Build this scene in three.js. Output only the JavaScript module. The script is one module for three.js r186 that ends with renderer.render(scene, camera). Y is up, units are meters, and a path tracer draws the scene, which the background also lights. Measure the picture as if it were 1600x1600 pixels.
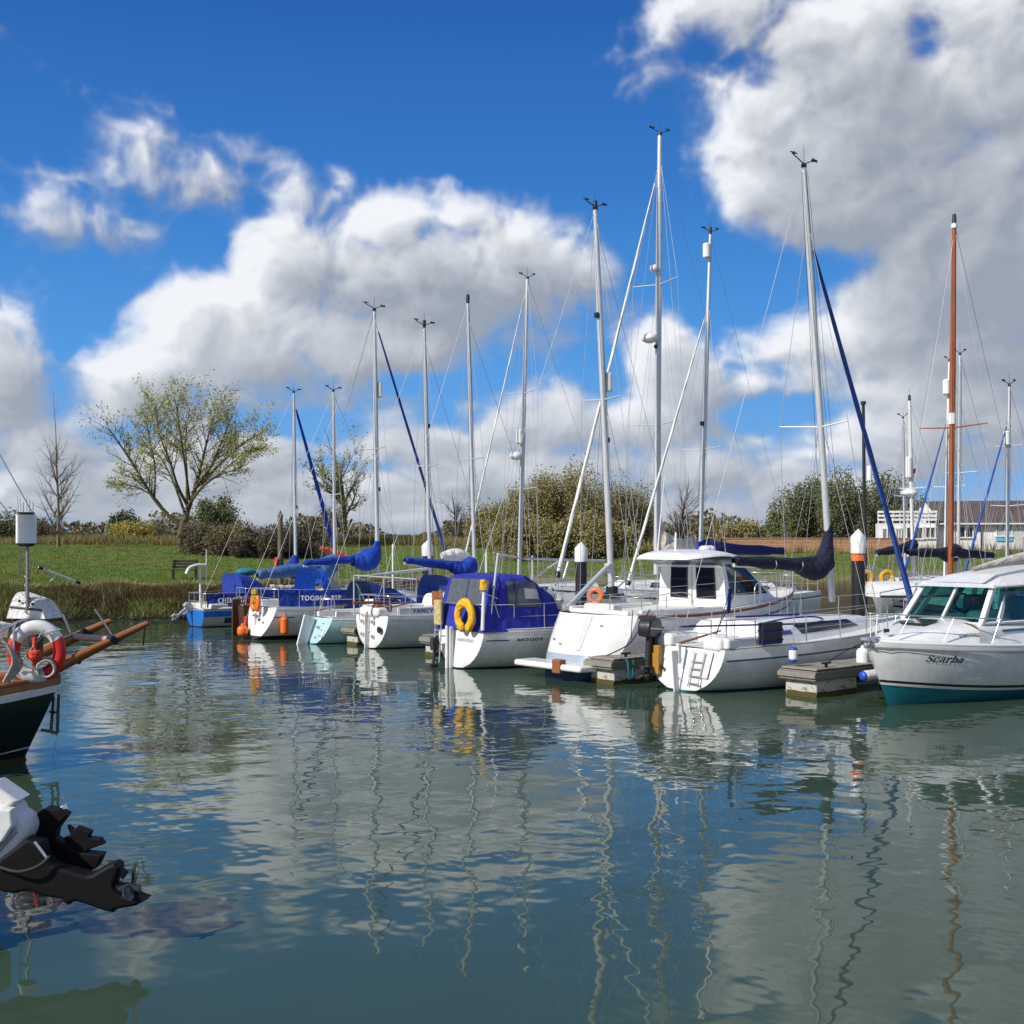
import * as THREE from 'three';
import { mergeGeometries } from 'three/addons/utils/BufferGeometryUtils.js';
import { ImprovedNoise } from 'three/addons/math/ImprovedNoise.js';
import { RoundedBoxGeometry } from 'three/addons/geometries/RoundedBoxGeometry.js';

// ---------- camera, sky, sun, exposure ----------
const WAVE = 0.052;
const F = 1880, EYE = 3.0, HZ = 845;                 // focal length in pixels of a 1600 px picture, eye height, horizon row
const scene = new THREE.Scene();
const camera = new THREE.PerspectiveCamera(2 * Math.atan(800 / F) * 180 / Math.PI, 1, 0.1, 4000);
camera.position.set(0, EYE, 0);
camera.setViewOffset(1600, 1600, 0, 800 - HZ, 1600, 1600);
camera.updateMatrixWorld(true);
const renderer = new THREE.WebGLRenderer({ antialias: true });
renderer.toneMapping = THREE.LinearToneMapping;
renderer.toneMappingExposure = 1.07;
renderer.shadowMap.enabled = true;

const SUN = new THREE.Vector3(-0.75, 0.66, 0.22).normalize();
const sun = new THREE.DirectionalLight(new THREE.Color(1, 0.955, 0.88), 4.6);
sun.name = 'sun';
sun.position.copy(SUN).multiplyScalar(120); sun.target.position.set(0, 0, -40);
sun.castShadow = true; sun.shadow.mapSize.set(4096, 4096);
Object.assign(sun.shadow.camera, { left: -90, right: 90, top: 90, bottom: -90, near: 1, far: 400 });
scene.add(sun, sun.target);

// ---------- helpers ----------
const V = (x, y, z) => new THREE.Vector3(x, y, z);
const lerp = (a, b, t) => a + (b - a) * t, clamp = (x, a = 0, b = 1) => Math.min(b, Math.max(a, x));
const sstep = (a, b, x) => { const t = clamp((x - a) / (b - a)); return t * t * (3 - 2 * t); };
function rng(seed) { let s = seed >>> 0; return () => { s = (s + 0x6d2b79f5) | 0; let t = Math.imul(s ^ (s >>> 15), 1 | s); t = (t + Math.imul(t ^ (t >>> 7), 61 | t)) ^ t; return ((t ^ (t >>> 14)) >>> 0) / 4294967296; }; }
const N = new ImprovedNoise(), noise = (x, y, z) => N.noise(x, y, z);
const fbm = (x, y, z, o = 4) => { let s = 0, a = 0.5; for (let i = 0; i < o; i++) { s += a * N.noise(x, y, z); x = x * 2.03 + 17.1; y = y * 2.03 + 5.3; z = z * 2.03 + 9.7; a *= 0.5; } return s; };
const at = (px, py, d) => V((px - 800) / F * d, EYE - (py - HZ) / F * d, -d);   // photo pixel + distance -> point in the place

// ---------- sky: air and clouds over the whole dome ----------
{
  const W = 4096, Hh = 2048, data = new Float32Array(W * Hh * 4), half = Hh / 2;
  const R2D = 180 / Math.PI;
  const dens = new Float32Array(W * half);
  // cloud masses: azimuth, elevation (degrees, 0 = straight ahead), half widths, weight
  const blobs = [];
  const B = (px, py, rx, ry, w = 1, k = 0) => { const az = Math.atan((px - 800) / F), el = Math.atan((HZ - py) / Math.hypot(F, px - 800)); blobs.push([az * R2D, el * R2D, rx / F * R2D, ry / F * R2D, w, k]); };
  // the heap cloud left of the middle
  B(560, 560, 230, 85, 1.0, -0.1); B(400, 540, 150, 95, 1.1, 0.3); B(310, 500, 80, 75, 1.05, 0.35); B(450, 420, 95, 100, 0.85, 0); B(620, 450, 170, 95, 0.95, -0.55); B(800, 420, 180, 85, 0.95, -0.35); B(480, 300, 85, 90, 0.6, -0.3);
  B(605, 355, 62, 52, 1.2, 0.65); B(740, 345, 75, 55, 0.72, -0.1); B(215, 590, 110, 75, 0.9, -0.05); B(165, 570, 50, 50, 0.5, -0.2); B(900, 430, 100, 75, 0.9, -0.25); B(955, 475, 70, 50, 0.72, -0.3); B(530, 290, 45, 55, 0.5, -0.2); B(420, 400, 60, 60, 0.8, 0.3); B(700, 500, 150, 50, 0.7, -0.6);
  B(232, 230, 46, 85, 0.44, -0.75); B(305, 285, 105, 58, 0.5, -0.7); B(390, 232, 62, 42, 0.5, -0.55); B(150, 358, 150, 48, 0.52, -0.75); B(65, 310, 40, 35, 0.4, -0.2); B(250, 175, 24, 34, 0.22, -0.6); B(10, 125, 40, 20, 0.3, -0.6); B(0, 225, 26, 50, 0.26, -0.6); B(160, 60, 150, 80, -0.5); B(600, 80, 260, 70, -0.4);
  B(0, 600, 80, 110, 0.9, -0.15); B(-120, 560, 120, 120, 0.9); B(40, 700, 140, 50, 0.75, -0.2);
  // low banks towards the horizon
  B(100, 770, 260, 60, 0.8, -0.25); B(330, 720, 170, 70, 0.85, -0.2); B(640, 690, 150, 55, 0.85, -0.1); B(560, 770, 300, 50, 0.85, -0.25); B(830, 655, 150, 65, 1.0, 0); B(780, 750, 260, 65, 0.95, -0.3); B(1020, 560, 75, 75, 1.15, 0.6);
  B(1000, 665, 150, 60, 0.9, -0.1); B(1100, 735, 250, 50, 0.95, -0.25); B(1080, 610, 85, 60, 0.9, 0.05); B(1270, 760, 250, 45, 0.8, -0.25); B(1420, 690, 180, 80, 1.0, -0.05); B(1480, 620, 160, 50, 0.9, -0.1); B(1200, 600, 120, 40, 0.75, -0.2); B(1560, 660, 140, 70, 0.85, -0.1); B(700, 810, 1100, 40, 1.0, -0.3); B(150, 690, 120, 45, 0.75, -0.2); B(1270, 660, 100, 36, 0.55, -0.1);
  // the broad cloud on the right
  B(1330, 70, 230, 110, 0.92, -0.3); B(1140, 40, 140, 90, 0.72, -0.4); B(1030, 95, 90, 45, 0.6, -0.5); B(1230, 150, 120, 60, 0.7, -0.3); B(1480, 160, 250, 160, 0.95, -0.3); B(1280, 240, 180, 105, 1.0, -0.1); B(1170, 220, 85, 65, 0.7, -0.05); B(1400, 330, 220, 110, 1.05, -0.38); B(1180, 315, 95, 50, 0.7, -0.15); B(1560, 360, 200, 190, 1.05, -0.32);
  B(1430, 450, 210, 85, 1.0, -0.35); B(1340, 520, 170, 65, 0.85, 0.0); B(1190, 545, 90, 50, 0.75, 0.0); B(1520, 560, 220, 70, 0.9, -0.35); B(1560, 60, 170, 110, 0.9, -0.15); B(1700, 300, 200, 300, 1.0, -0.4); B(1130, -60, 150, 60, 0.5, -0.2);
  B(1440, 65, 36, 50, -0.8); B(1085, 75, 50, 36, -0.6); B(1200, 120, 40, 20, -0.5); B(1215, 445, 75, 60, -1.0); B(1250, 640, 90, 22, -0.6); B(1010, 330, 100, 130, -0.5); B(640, 600, 110, 26, -0.6); B(480, 668, 110, 22, -0.8); B(950, 590, 50, 60, -0.6); B(110, 540, 50, 90, -0.5); B(400, 330, 22, 30, -0.4); B(560, 200, 250, 60, -0.5); B(330, 385, 70, 40, -0.5); B(190, 680, 90, 18, -0.6); B(1190, 95, 40, 18, -0.35); B(1310, 420, 60, 26, -0.3); B(690, 655, 60, 22, -0.45); B(1160, 660, 60, 16, -0.4);
  const r = rng(11);
  for (let i = 0; i < 150; i++) {                     // the rest of the dome goes on in the same way
    const az = -180 + 360 * r(), el = 3 + 62 * Math.pow(r(), 1.3), w = 0.6 + 0.5 * r(), s = 3 + 9 * r();
    if (Math.abs(az) < 42 && el < 38) { r(); continue; }
    blobs.push([az, el, s * 1.5, s * (0.4 + 0.4 * r()), w]);
  }
  for (let i = 0; i < 60; i++) { const az = -180 + 6 * i; if (Math.abs(az) > 30) blobs.push([az, 2 + 4 * r(), 9, 2.6, 0.75]); }
  const cover = new Float32Array(W * half), tone = new Float32Array(W * half), tw = new Float32Array(W * half);
  for (const [az, el, rx, ry, w, kk = 0] of blobs) {
    const r0 = Math.max(0, Math.floor((el - 2.2 * ry) / 90 * half)), r1 = Math.min(half - 1, Math.ceil((el + 2.2 * ry) / 90 * half));
    const sx = 1 / Math.max(0.25, Math.cos(el / R2D));
    for (let row = r0; row <= r1; row++) {
      const e = (row + 0.5) / half * 90, dy = (e - el) / ry;
      const c0 = Math.floor((az - 2.2 * rx * sx - 90) / 360 * W + W / 2), c1 = Math.ceil((az + 2.2 * rx * sx - 90) / 360 * W + W / 2);
      for (let c = c0; c <= c1; c++) {
        const a = (c + 0.5 - W / 2) / W * 360 + 90, dx = (a - az) / (rx * sx), q = dx * dx + dy * dy * (dy < 0 ? 1.25 : 1);
        if (q < 4.8) { const k = row * W + ((c % W) + W) % W, g = w * Math.exp(-q * 1.05); if (w > 0) { const g3 = g * g * g; tone[k] += g3 * clamp(kk - dx * 0.45 * (az < 100 && az > -80 ? 1 : -1) + dy * 0.75, -1, 1); tw[k] += g3; } cover[k] = w < 0 ? cover[k] + g : Math.max(cover[k], g) + 0.22 * Math.min(cover[k], g); }
      }
    }
  }
  for (let row = 0; row < half; row++) {
    const el = (row + 0.5) / half * 90, lowk = 1 + 1.6 * Math.exp(-el / 5);
    for (let c = 0; c < W; c++) {
      const k = row * W + c, cv = cover[k];
      if (cv < 0.012) { dens[k] = -0.5; continue; }
      const a = (c + 0.5) / W * 2 * Math.PI, q = 12, x = Math.cos(a) * q, z = Math.sin(a) * q, y = el / R2D * q * 1.25 * lowk;
      const wx = noise(x * 1.7 + 3, y * 1.7, z * 1.7) * 0.22, wy = noise(x * 1.7, y * 1.7 + 8, z * 1.7) * 0.22;
      let s = 0, am = 0.5, b = 0, X = x + wx, Y = y + wy, Z = z;
      for (let i = 0; i < 7; i++) { const n = N.noise(X, Y, Z); s += am * n; b += am * (0.42 - Math.abs(N.noise(X * 1.35 + 40, Y * 1.35, Z * 1.35)) * 1.35); X = X * 2.07 + 1.7; Y = Y * 2.07 + 9.2; Z = Z * 2.07 + 3.1; am *= 0.56; }
      const cs = cv > 0.75 ? 0.75 + 0.42 * (1 - Math.exp(-(cv - 0.75) / 0.42)) : cv;
      dens[k] = cs * 1.08 + s * 0.8 + b * 0.72 - 0.40;
    }
  }
  const S = (c, row) => (row >= half || row < 0) ? 0 : Math.max(0, dens[row * W + ((c % W) + W) % W]);
  const lin = (p, q, t) => [0, 1, 2].map((i) => lerp(p[i], q[i], t));
  const stops = [[0, [0.34, 0.52, 0.76]], [3, [0.17, 0.40, 0.76]], [9, [0.082, 0.30, 0.70]], [16, [0.04, 0.19, 0.55]], [24, [0.022, 0.118, 0.41]], [45, [0.016, 0.085, 0.32]], [90, [0.014, 0.07, 0.27]]];
  for (let row = 0; row < Hh; row++) {
    const el = ((row + 0.5) / Hh - 0.5) * 180;
    let air = stops[0][1];
    for (let i = 1; i < stops.length; i++) if (el > stops[i - 1][0]) air = lin(stops[i - 1][1], stops[i][1], clamp((el - stops[i - 1][0]) / (stops[i][0] - stops[i - 1][0])));
    for (let c = 0; c < W; c++) {
      const o = (row * W + c) * 4; let rr = air[0], gg = air[1], bb = air[2];
      if (row >= half) {
        const w = row - half, d = dens[w * W + c];
        if (d > -0.12) {
          const a = (c + 0.5) / W * 2 * Math.PI - Math.PI, e = el / R2D;
          const sx = -Math.sin(a) * SUN.x + Math.cos(a) * SUN.z, sy = SUN.y * Math.cos(e) - Math.sin(e) * (Math.cos(a) * SUN.x + Math.sin(a) * SUN.z), l = Math.hypot(sx, sy) || 1;
          let sh = 0, near = 0, mid = 0; for (let i = 1; i <= 8; i++) { const t = 2.6 * Math.pow(1.7, i - 1), v = S(Math.round(c + sx / l * t), Math.round(w + sy / l * t)); sh += v * Math.min(1, t / 26); if (i > 1 && i <= 4) near += v / 3; if (i > 4 && i <= 7) mid += v / 3; }
          const relief = clamp(0.5 + (d - near) * 1.5 + (d - mid) * 0.55, 0, 1.3), deep = Math.exp(-sh * 0.62);
          const al = Math.pow(sstep(-0.12, 0.6, d), 1.15) * 0.97;
          const top = clamp((0.24 + 0.76 * relief) * (0.26 + 0.92 * deep) * (0.55 + 0.45 * sstep(0.05, 0.4, d)) + 0.0 + 0.40 * tone[w * W + c] / (tw[w * W + c] + 1e-3), 0, 1);
          const cr = lerp(0.31, 0.86, top), cg = lerp(0.345, 0.875, top), cb = lerp(0.405, 0.905, top);
          const hz = Math.exp(-el / 4) * 0.35;
          rr = lerp(rr, lerp(cr, 0.50, hz), al); gg = lerp(gg, lerp(cg, 0.555, hz), al); bb = lerp(bb, lerp(cb, 0.64, hz), al);
        }
      }
      data[o] = rr; data[o + 1] = gg; data[o + 2] = bb; data[o + 3] = 1;
    }
  }
  const sky = new THREE.DataTexture(data, W, Hh, THREE.RGBAFormat, THREE.FloatType);
  sky.mapping = THREE.EquirectangularReflectionMapping; sky.magFilter = THREE.LinearFilter; sky.minFilter = THREE.LinearFilter; sky.needsUpdate = true;
  scene.background = sky; scene.environment = sky;
}
// ---------- naming, meshes, materials ----------
const used = new Map();
function numbered(n) { const k = used.get(n) || 0; used.set(n, k + 1); return k ? n + '_' + String(k).padStart(3, '0') : n; }
function thing(name, label, category, pos = [0, 0, 0], turn = 0, group) {
  const o = new THREE.Group(); o.name = numbered(name); o.position.set(...(pos.isVector3 ? pos.toArray() : pos)); o.rotation.y = turn; scene.add(o);
  o.userData = { label, category }; if (group) o.userData.group = group; o.updateMatrixWorld(true); return o;
}
function merged(gs) {
  gs = (Array.isArray(gs) ? gs : [gs]).filter(Boolean);
  const hasC = gs.some((g) => g.attributes.color);
  gs = gs.map((g) => { g = g.index ? g.toNonIndexed() : g; for (const k of Object.keys(g.attributes)) if (!['position', 'normal', 'uv', 'color'].includes(k)) g.deleteAttribute(k);
    if (!g.attributes.normal) g.computeVertexNormals();
    if (!g.attributes.uv) g.setAttribute('uv', new THREE.BufferAttribute(new Float32Array(g.attributes.position.count * 2), 2));
    if (hasC && !g.attributes.color) g.setAttribute('color', new THREE.BufferAttribute(new Float32Array(g.attributes.position.count * 3).fill(1), 3)); g.morphAttributes = {}; return g; });
  return gs.length === 1 ? gs[0] : mergeGeometries(gs, false);
}
const SPLIT = new Set('deck_moulding coaming stern_locker rudder_pintle outlet seam cleat vent bracket rudder_fitting bulwark capping toe_rail sail_tie strap roof_edge washboards mast_band gallows searchlight danbuoy aerial mainsheet stern_gear cockpit_seat teak_trim transom_fitting railing bolt wiper window_sill interior grab_line black_line spray_rail chine teal_line fender_edge edge_beam trim halyards weed stripe blue_band dark_band grey_line blue_line window_pillar'.split(' '));
function part(name, gs, material, parent, label) {
  if (Array.isArray(gs) && gs.length > 1 && SPLIT.has(name) && parent && parent !== scene) return gs.map((g) => part(name, g, material, parent, label))[0];
  const m = new THREE.Mesh(Array.isArray(gs) ? merged(gs) : gs, material); m.name = parent && parent !== scene ? name : numbered(name); m.castShadow = m.receiveShadow = true;
  if (label) m.userData.label = label; (parent || scene).add(m); return m;
}
const solo = (name, gs, material, label, category, group) => { const m = part(name, gs, material, scene); m.userData = { label, category }; if (group) m.userData.group = group; return m; };
function structure(name, g, material) { const m = part(name, g, material, scene); m.userData = { kind: 'structure' }; return m; }

// small tileable noise pictures for grain
function noiseTex(size, fn, srgb = false) {
  const d = new Uint8Array(size * size * 4);
  for (let y = 0; y < size; y++) for (let x = 0; x < size; x++) { const c = fn(x / size, y / size), o = (y * size + x) * 4; d[o] = clamp(c[0]) * 255; d[o + 1] = clamp(c[1]) * 255; d[o + 2] = clamp(c[2]) * 255; d[o + 3] = 255; }
  const t = new THREE.DataTexture(d, size, size); t.wrapS = t.wrapT = THREE.RepeatWrapping; t.magFilter = THREE.LinearFilter; t.minFilter = THREE.LinearFilter; if (srgb) t.colorSpace = THREE.SRGBColorSpace; t.needsUpdate = true; return t;
}
const torus = (u, v, k, s, o = 4) => { const a = u * 2 * Math.PI, b = v * 2 * Math.PI, q = k / (2 * Math.PI); return fbm(Math.cos(a) * q + s, Math.sin(a) * q + Math.cos(b) * q * 0.97, Math.sin(b) * q + s * 1.7, o); };
const T = {
  grime: noiseTex(256, (u, v) => { const n = 0.93 + 0.22 * torus(u, v, 6, 1) + 0.1 * torus(u, v, 30, 4, 3); return [n, n, n * 0.995]; }),
  cloth: noiseTex(256, (u, v) => { const n = 0.9 + 0.4 * torus(u, v, 7, 11) + 0.12 * torus(u, v, 40, 14, 3); return [n, n, n]; }),
  folds: noiseTex(256, (u, v) => { const n = 0.5 + 0.7 * torus(u, v, 9, 21, 3); return [n, n, n]; }),
  wood: noiseTex(256, (u, v) => { const n = 0.82 + 0.35 * torus(u, v * 0.12, 10, 31, 3) + 0.3 * fbm(u * 3, v * 90, 5, 3) * (0.5 + 0.5 * Math.sin(u * 6.28)); return [n, n * 0.99, n * 0.97]; }),
  ground: noiseTex(512, (u, v) => { const n = 0.85 + 0.55 * torus(u, v, 9, 41, 5) + 0.3 * torus(u, v, 70, 44, 3), m = torus(u, v, 5, 47, 3); return [n * (1 + 0.35 * m), n, n * (1 - 0.3 * m)]; }),
  stain: noiseTex(256, (u, v) => { const a = sstep(0.06, 0.34, torus(u, v, 9, 51, 5)), b = 0.9 + 0.3 * torus(u, v, 26, 54, 3); return [lerp(1, 0.35, a) * b, lerp(1, 0.33, a) * b, lerp(1, 0.27, a) * b]; }),
};
const matc = new Map();
function mat(r, g, b, rough = 0.5, extra = {}) {
  const key = JSON.stringify([r, g, b, rough, Object.entries(extra).map(([k, v]) => [k, v && v.isTexture ? v.uuid : v])]);
  if (!matc.has(key)) { const c = new THREE.Color().setRGB(r, g, b); const M = extra.clearcoat || extra.transmission || extra.sheen ? THREE.MeshPhysicalMaterial : THREE.MeshStandardMaterial; matc.set(key, new M({ color: c, roughness: rough, side: THREE.DoubleSide, ...extra })); }
  return matc.get(key);
}
const gel = (r, g, b) => mat(r, g, b, 0.32, { clearcoat: 0.5, clearcoatRoughness: 0.12, map: T.grime });
const cloth = (r, g, b) => mat(r, g, b, 0.9, { map: T.cloth, bumpMap: T.folds, bumpScale: 0.05 });
const paint = (r, g, b, ro = 0.5) => mat(r, g, b, ro, { map: T.grime });
const M = {
  white: gel(0.8, 0.8, 0.79), cream: gel(0.76, 0.74, 0.68), deck: paint(0.7, 0.7, 0.67, 0.7), navy: gel(0.02, 0.03, 0.11), anti: paint(0.012, 0.016, 0.022, 0.7), antiBlue: paint(0.01, 0.06, 0.16, 0.6), teal: paint(0.008, 0.16, 0.2, 0.5),
  alu: mat(0.62, 0.63, 0.64, 0.38, { metalness: 0.35, map: T.grime }), whiteSpar: paint(0.74, 0.74, 0.73, 0.4), steel: mat(0.65, 0.65, 0.66, 0.25, { metalness: 0.85 }), wire: mat(0.42, 0.43, 0.45, 0.45, { metalness: 0.3 }),
  black: paint(0.014, 0.014, 0.016, 0.4), rubber: paint(0.025, 0.025, 0.027, 0.8), teak: mat(0.30, 0.105, 0.035, 0.45, { map: T.wood }), varnish: mat(0.36, 0.13, 0.035, 0.22, { map: T.wood }), greyWood: mat(0.27, 0.25, 0.22, 0.85, { map: T.wood }),
  smoke: mat(0.01, 0.012, 0.016, 0.06), glass: mat(0.9, 0.97, 0.95, 0.03, { transmission: 1, thickness: 0 }), rope: cloth(0.62, 0.6, 0.54), blueRope: cloth(0.02, 0.22, 0.3), ropeDark: cloth(0.04, 0.04, 0.05),
  blue: cloth(0.006, 0.055, 0.42), royal: cloth(0.02, 0.03, 0.36), midnight: cloth(0.008, 0.011, 0.035), fadedBlue: cloth(0.05, 0.15, 0.36), dodger: cloth(0.01, 0.045, 0.36), canvas: cloth(0.55, 0.5, 0.44), sail: cloth(0.72, 0.72, 0.7), sailBlue: cloth(0.03, 0.09, 0.36),
  orange: paint(0.85, 0.16, 0.012, 0.45), red: paint(0.62, 0.02, 0.012, 0.5), yellow: cloth(0.75, 0.42, 0.02), concrete: mat(0.5, 0.49, 0.45, 0.9, { map: T.stain }), weed: mat(0.07, 0.06, 0.012, 0.95, { map: T.cloth }), blueCap: paint(0.012, 0.06, 0.5, 0.45), pink: cloth(0.8, 0.08, 0.03),
};

// ---------- shapes ----------
function orient(g, c) {                              // faces (and normals) away from the given middle
  g.computeVertexNormals(); const p = g.attributes.position, n = g.attributes.normal; let s = 0;
  for (let i = 0; i < p.count; i++) s += (p.getX(i) - c.x) * n.getX(i) + (p.getY(i) - c.y) * n.getY(i) + (p.getZ(i) - c.z) * n.getZ(i);
  if (s < 0) { const ix = g.index.array; for (let i = 0; i < ix.length; i += 3) { const t = ix[i]; ix[i] = ix[i + 1]; ix[i + 1] = t; } g.computeVertexNormals(); }
  return g;
}
function grid(nu, nv, fn, c, su = 1, sv = 1) {
  const pos = [], uv = [], ix = [], q = V(0, 0, 0);
  for (let i = 0; i <= nu; i++) for (let j = 0; j <= nv; j++) { const p = fn(i / nu, j / nv); pos.push(p.x, p.y, p.z); uv.push(i / nu * su, j / nv * sv); q.add(p); }
  for (let i = 0; i < nu; i++) for (let j = 0; j < nv; j++) { const a = i * (nv + 1) + j, b = a + nv + 1; ix.push(a, b, a + 1, b, b + 1, a + 1); }
  const g = new THREE.BufferGeometry(); g.setAttribute('position', new THREE.Float32BufferAttribute(pos, 3)); g.setAttribute('uv', new THREE.Float32BufferAttribute(uv, 2)); g.setIndex(ix);
  return orient(g, c || q.multiplyScalar(1 / ((nu + 1) * (nv + 1))).add(V(0, -1, 0)));
}
function fan(points, c) {                            // a flat cap
  const q = V(0, 0, 0); points.forEach((p) => q.add(p)); q.multiplyScalar(1 / points.length);
  const pos = [q.x, q.y, q.z], uv = [0.5, 0.5], ix = []; points.forEach((p) => { pos.push(p.x, p.y, p.z); uv.push(p.z, p.y); });
  for (let i = 1; i < points.length; i++) ix.push(0, i, i + 1); ix.push(0, points.length, 1);
  const g = new THREE.BufferGeometry(); g.setAttribute('position', new THREE.Float32BufferAttribute(pos, 3)); g.setAttribute('uv', new THREE.Float32BufferAttribute(uv, 2)); g.setIndex(ix); return orient(g, c || q.clone().add(V(0, -1, 0)));
}
function tube(a, b, r0, r1 = r0, seg = 6, caps = true) {
  const d = b.clone().sub(a), L = d.length(), g = new THREE.CylinderGeometry(r1, r0, L, seg, 1, !caps);
  const uv = g.attributes.uv; for (let i = 0; i < uv.count; i++) uv.setY(i, uv.getY(i) * L);
  g.applyQuaternion(new THREE.Quaternion().setFromUnitVectors(V(0, 1, 0), d.normalize())); const m = a.clone().add(b).multiplyScalar(0.5); g.translate(m.x, m.y, m.z); return g;
}
const curve = (pts, r, seg = 6, n = 0, closed = false) => new THREE.TubeGeometry(new THREE.CatmullRomCurve3(pts, closed, 'centripetal'), n || pts.length * 5, r, seg, closed);
const bent = (pts, r, seg = 5) => { const gs = []; for (let i = 1; i < pts.length; i++) gs.push(tube(pts[i - 1], pts[i], r, r, seg)); return gs; };
function box(w, h, d, x = 0, y = 0, z = 0, ry = 0, rz = 0) { const g = new THREE.BoxGeometry(w, h, d); if (rz) g.rotateZ(rz); if (ry) g.rotateY(ry); g.translate(x, y, z); return g; }
function rbox(w, h, d, r, x = 0, y = 0, z = 0, ry = 0, rz = 0) { const g = new RoundedBoxGeometry(w, h, d, 2, Math.min(r, w / 2.1, h / 2.1, d / 2.1)); if (rz) g.rotateZ(rz); if (ry) g.rotateY(ry); g.translate(x, y, z); return g; }
const ball = (r, x, y, z, sx = 1, sy = 1, sz = 1) => { const g = new THREE.SphereGeometry(r, 12, 8); g.scale(sx, sy, sz); g.translate(x, y, z); return g; };
function ring(R, r, x, y, z, a0 = 0, a1 = 2 * Math.PI) { const g = new THREE.TorusGeometry(R, r, 10, 28, a1 - a0); g.rotateZ(a0); g.translate(x, y, z); return g; }
function textTex(text, font, color, w, h, bg) {
  const c = document.createElement('canvas'); c.width = w; c.height = h; const x = c.getContext('2d'); if (bg) { x.fillStyle = bg; x.fillRect(0, 0, w, h); }
  x.fillStyle = color; x.font = font; x.textAlign = 'center'; x.textBaseline = 'middle'; x.fillText(text, w / 2, h / 2);
  const t = new THREE.CanvasTexture(c); t.colorSpace = THREE.SRGBColorSpace; t.magFilter = THREE.LinearFilter; return t;
}

// ---------- water ----------
{
  const S = 2048, L = 50, hgt = new Float32Array(S * S), r = rng(5), amp = new Float32Array(S * S);
  const add = (out, kx, kz, a, ph) => { const cx = new Float32Array(S), sx = new Float32Array(S); for (let i = 0; i < S; i++) { const q = 2 * Math.PI * kx * i / S + ph; cx[i] = Math.cos(q); sx[i] = Math.sin(q); }
    for (let j = 0; j < S; j++) { const q = 2 * Math.PI * kz * j / S, c = Math.cos(q) * a, s = Math.sin(q) * a, o = j * S; for (let i = 0; i < S; i++) out[o + i] += sx[i] * c + cx[i] * s; } };
  const long = new Float32Array(S * S), short = new Float32Array(S * S), gust = new Float32Array(S * S);
  for (let i = 0; i < 46; i++) { const lam = 0.45 * Math.pow(6.5, r()), th = (r() - 0.5) * 1.9 + (r() < 0.35 ? 0.9 : -0.15), k = L / lam; add(long, Math.round(k * Math.sin(th)), Math.round(k * Math.cos(th)), 0.0009 * Math.pow(lam, 0.85), r() * 6.28); }
  for (let i = 0; i < 46; i++) { const lam = 0.13 * Math.pow(3.2, r()), th = (r() - 0.5) * 2.3 + 0.25, k = L / lam; add(short, Math.round(k * Math.sin(th)), Math.round(k * Math.cos(th)), 0.00046 * Math.pow(lam, 0.9), r() * 6.28); }
  for (let i = 0; i < 22; i++) add(gust, Math.round((r() - 0.5) * 9), Math.round((r() - 0.5) * 16), 0.24, r() * 6.28);
  for (let i = 0; i < S * S; i++) { const g = clamp(0.6 + gust[i] * 0.38, 0.2, 1.3); hgt[i] = 0.5 + (long[i] * (0.5 + 0.35 * g) + short[i] * g * 1.5) * 10; }
  const d = new Float32Array(S * S * 4); for (let i = 0; i < S * S; i++) { d[i * 4] = d[i * 4 + 1] = d[i * 4 + 2] = hgt[i]; d[i * 4 + 3] = 1; }
  const t = new THREE.DataTexture(d, S, S, THREE.RGBAFormat, THREE.FloatType); t.wrapS = t.wrapT = THREE.RepeatWrapping; t.magFilter = t.minFilter = THREE.LinearFilter; t.needsUpdate = true;
  const g = new THREE.PlaneGeometry(400, 140, 1, 1).rotateX(-Math.PI / 2); g.translate(0, 0, -10);
  const p = g.attributes.position, uv = g.attributes.uv; for (let i = 0; i < p.count; i++) uv.setXY(i, (p.getX(i) + 25) / L, -(p.getZ(i) + 3) / L);
  const m = new THREE.MeshPhysicalMaterial({ color: new THREE.Color().setRGB(0.039, 0.068, 0.043), roughness: 0.025, ior: 1.333, bumpMap: t, bumpScale: WAVE });
  structure('water', g, m);
}

// ---------- ground ----------
const pw = (pts, x) => { if (x <= pts[0][0]) return pts[0][1]; for (let i = 1; i < pts.length; i++) if (x < pts[i][0]) { const t = (x - pts[i - 1][0]) / (pts[i][0] - pts[i - 1][0]); return lerp(pts[i - 1][1], pts[i][1], t * t * (3 - 2 * t)); } return pts[pts.length - 1][1]; };
const edge = (x) => pw([[-120, 40], [-30, 43], [-19, 44.4], [-13, 45.6], [-9, 49.5], [-5, 54], [0, 57], [20, 59], [80, 62]], x) + 0.35 * noise(x * 0.5, 3, 1) + 0.15 * noise(x * 1.7, 5, 1);
const rampL = (x) => pw([[-12, 40], [0, 26], [12, 10], [60, 10]], x), topH = (x) => pw([[-12, 2.78], [0, 2.6], [12, 2.42], [60, 2.4]], x);
function ground(x, z) {
  const s = -z - edge(x);
  if (s < 0) return Math.max(-2.2, s * 0.45) - 0.05;
  const lip = 1.12 * sstep(-0.2, 1.5, s), t = clamp((s - 1.5) / rampL(x)), b = lip + (topH(x) - 1.12) * Math.pow(t, 0.8);
  return b + (s > 2 ? 0.05 * noise(x * 0.35, 0, z * 0.35) + 0.12 * sstep(3, 12, s) * noise(x * 0.06, 7, z * 0.06) * (1 - t * 0.7) : 0);
}
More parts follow.
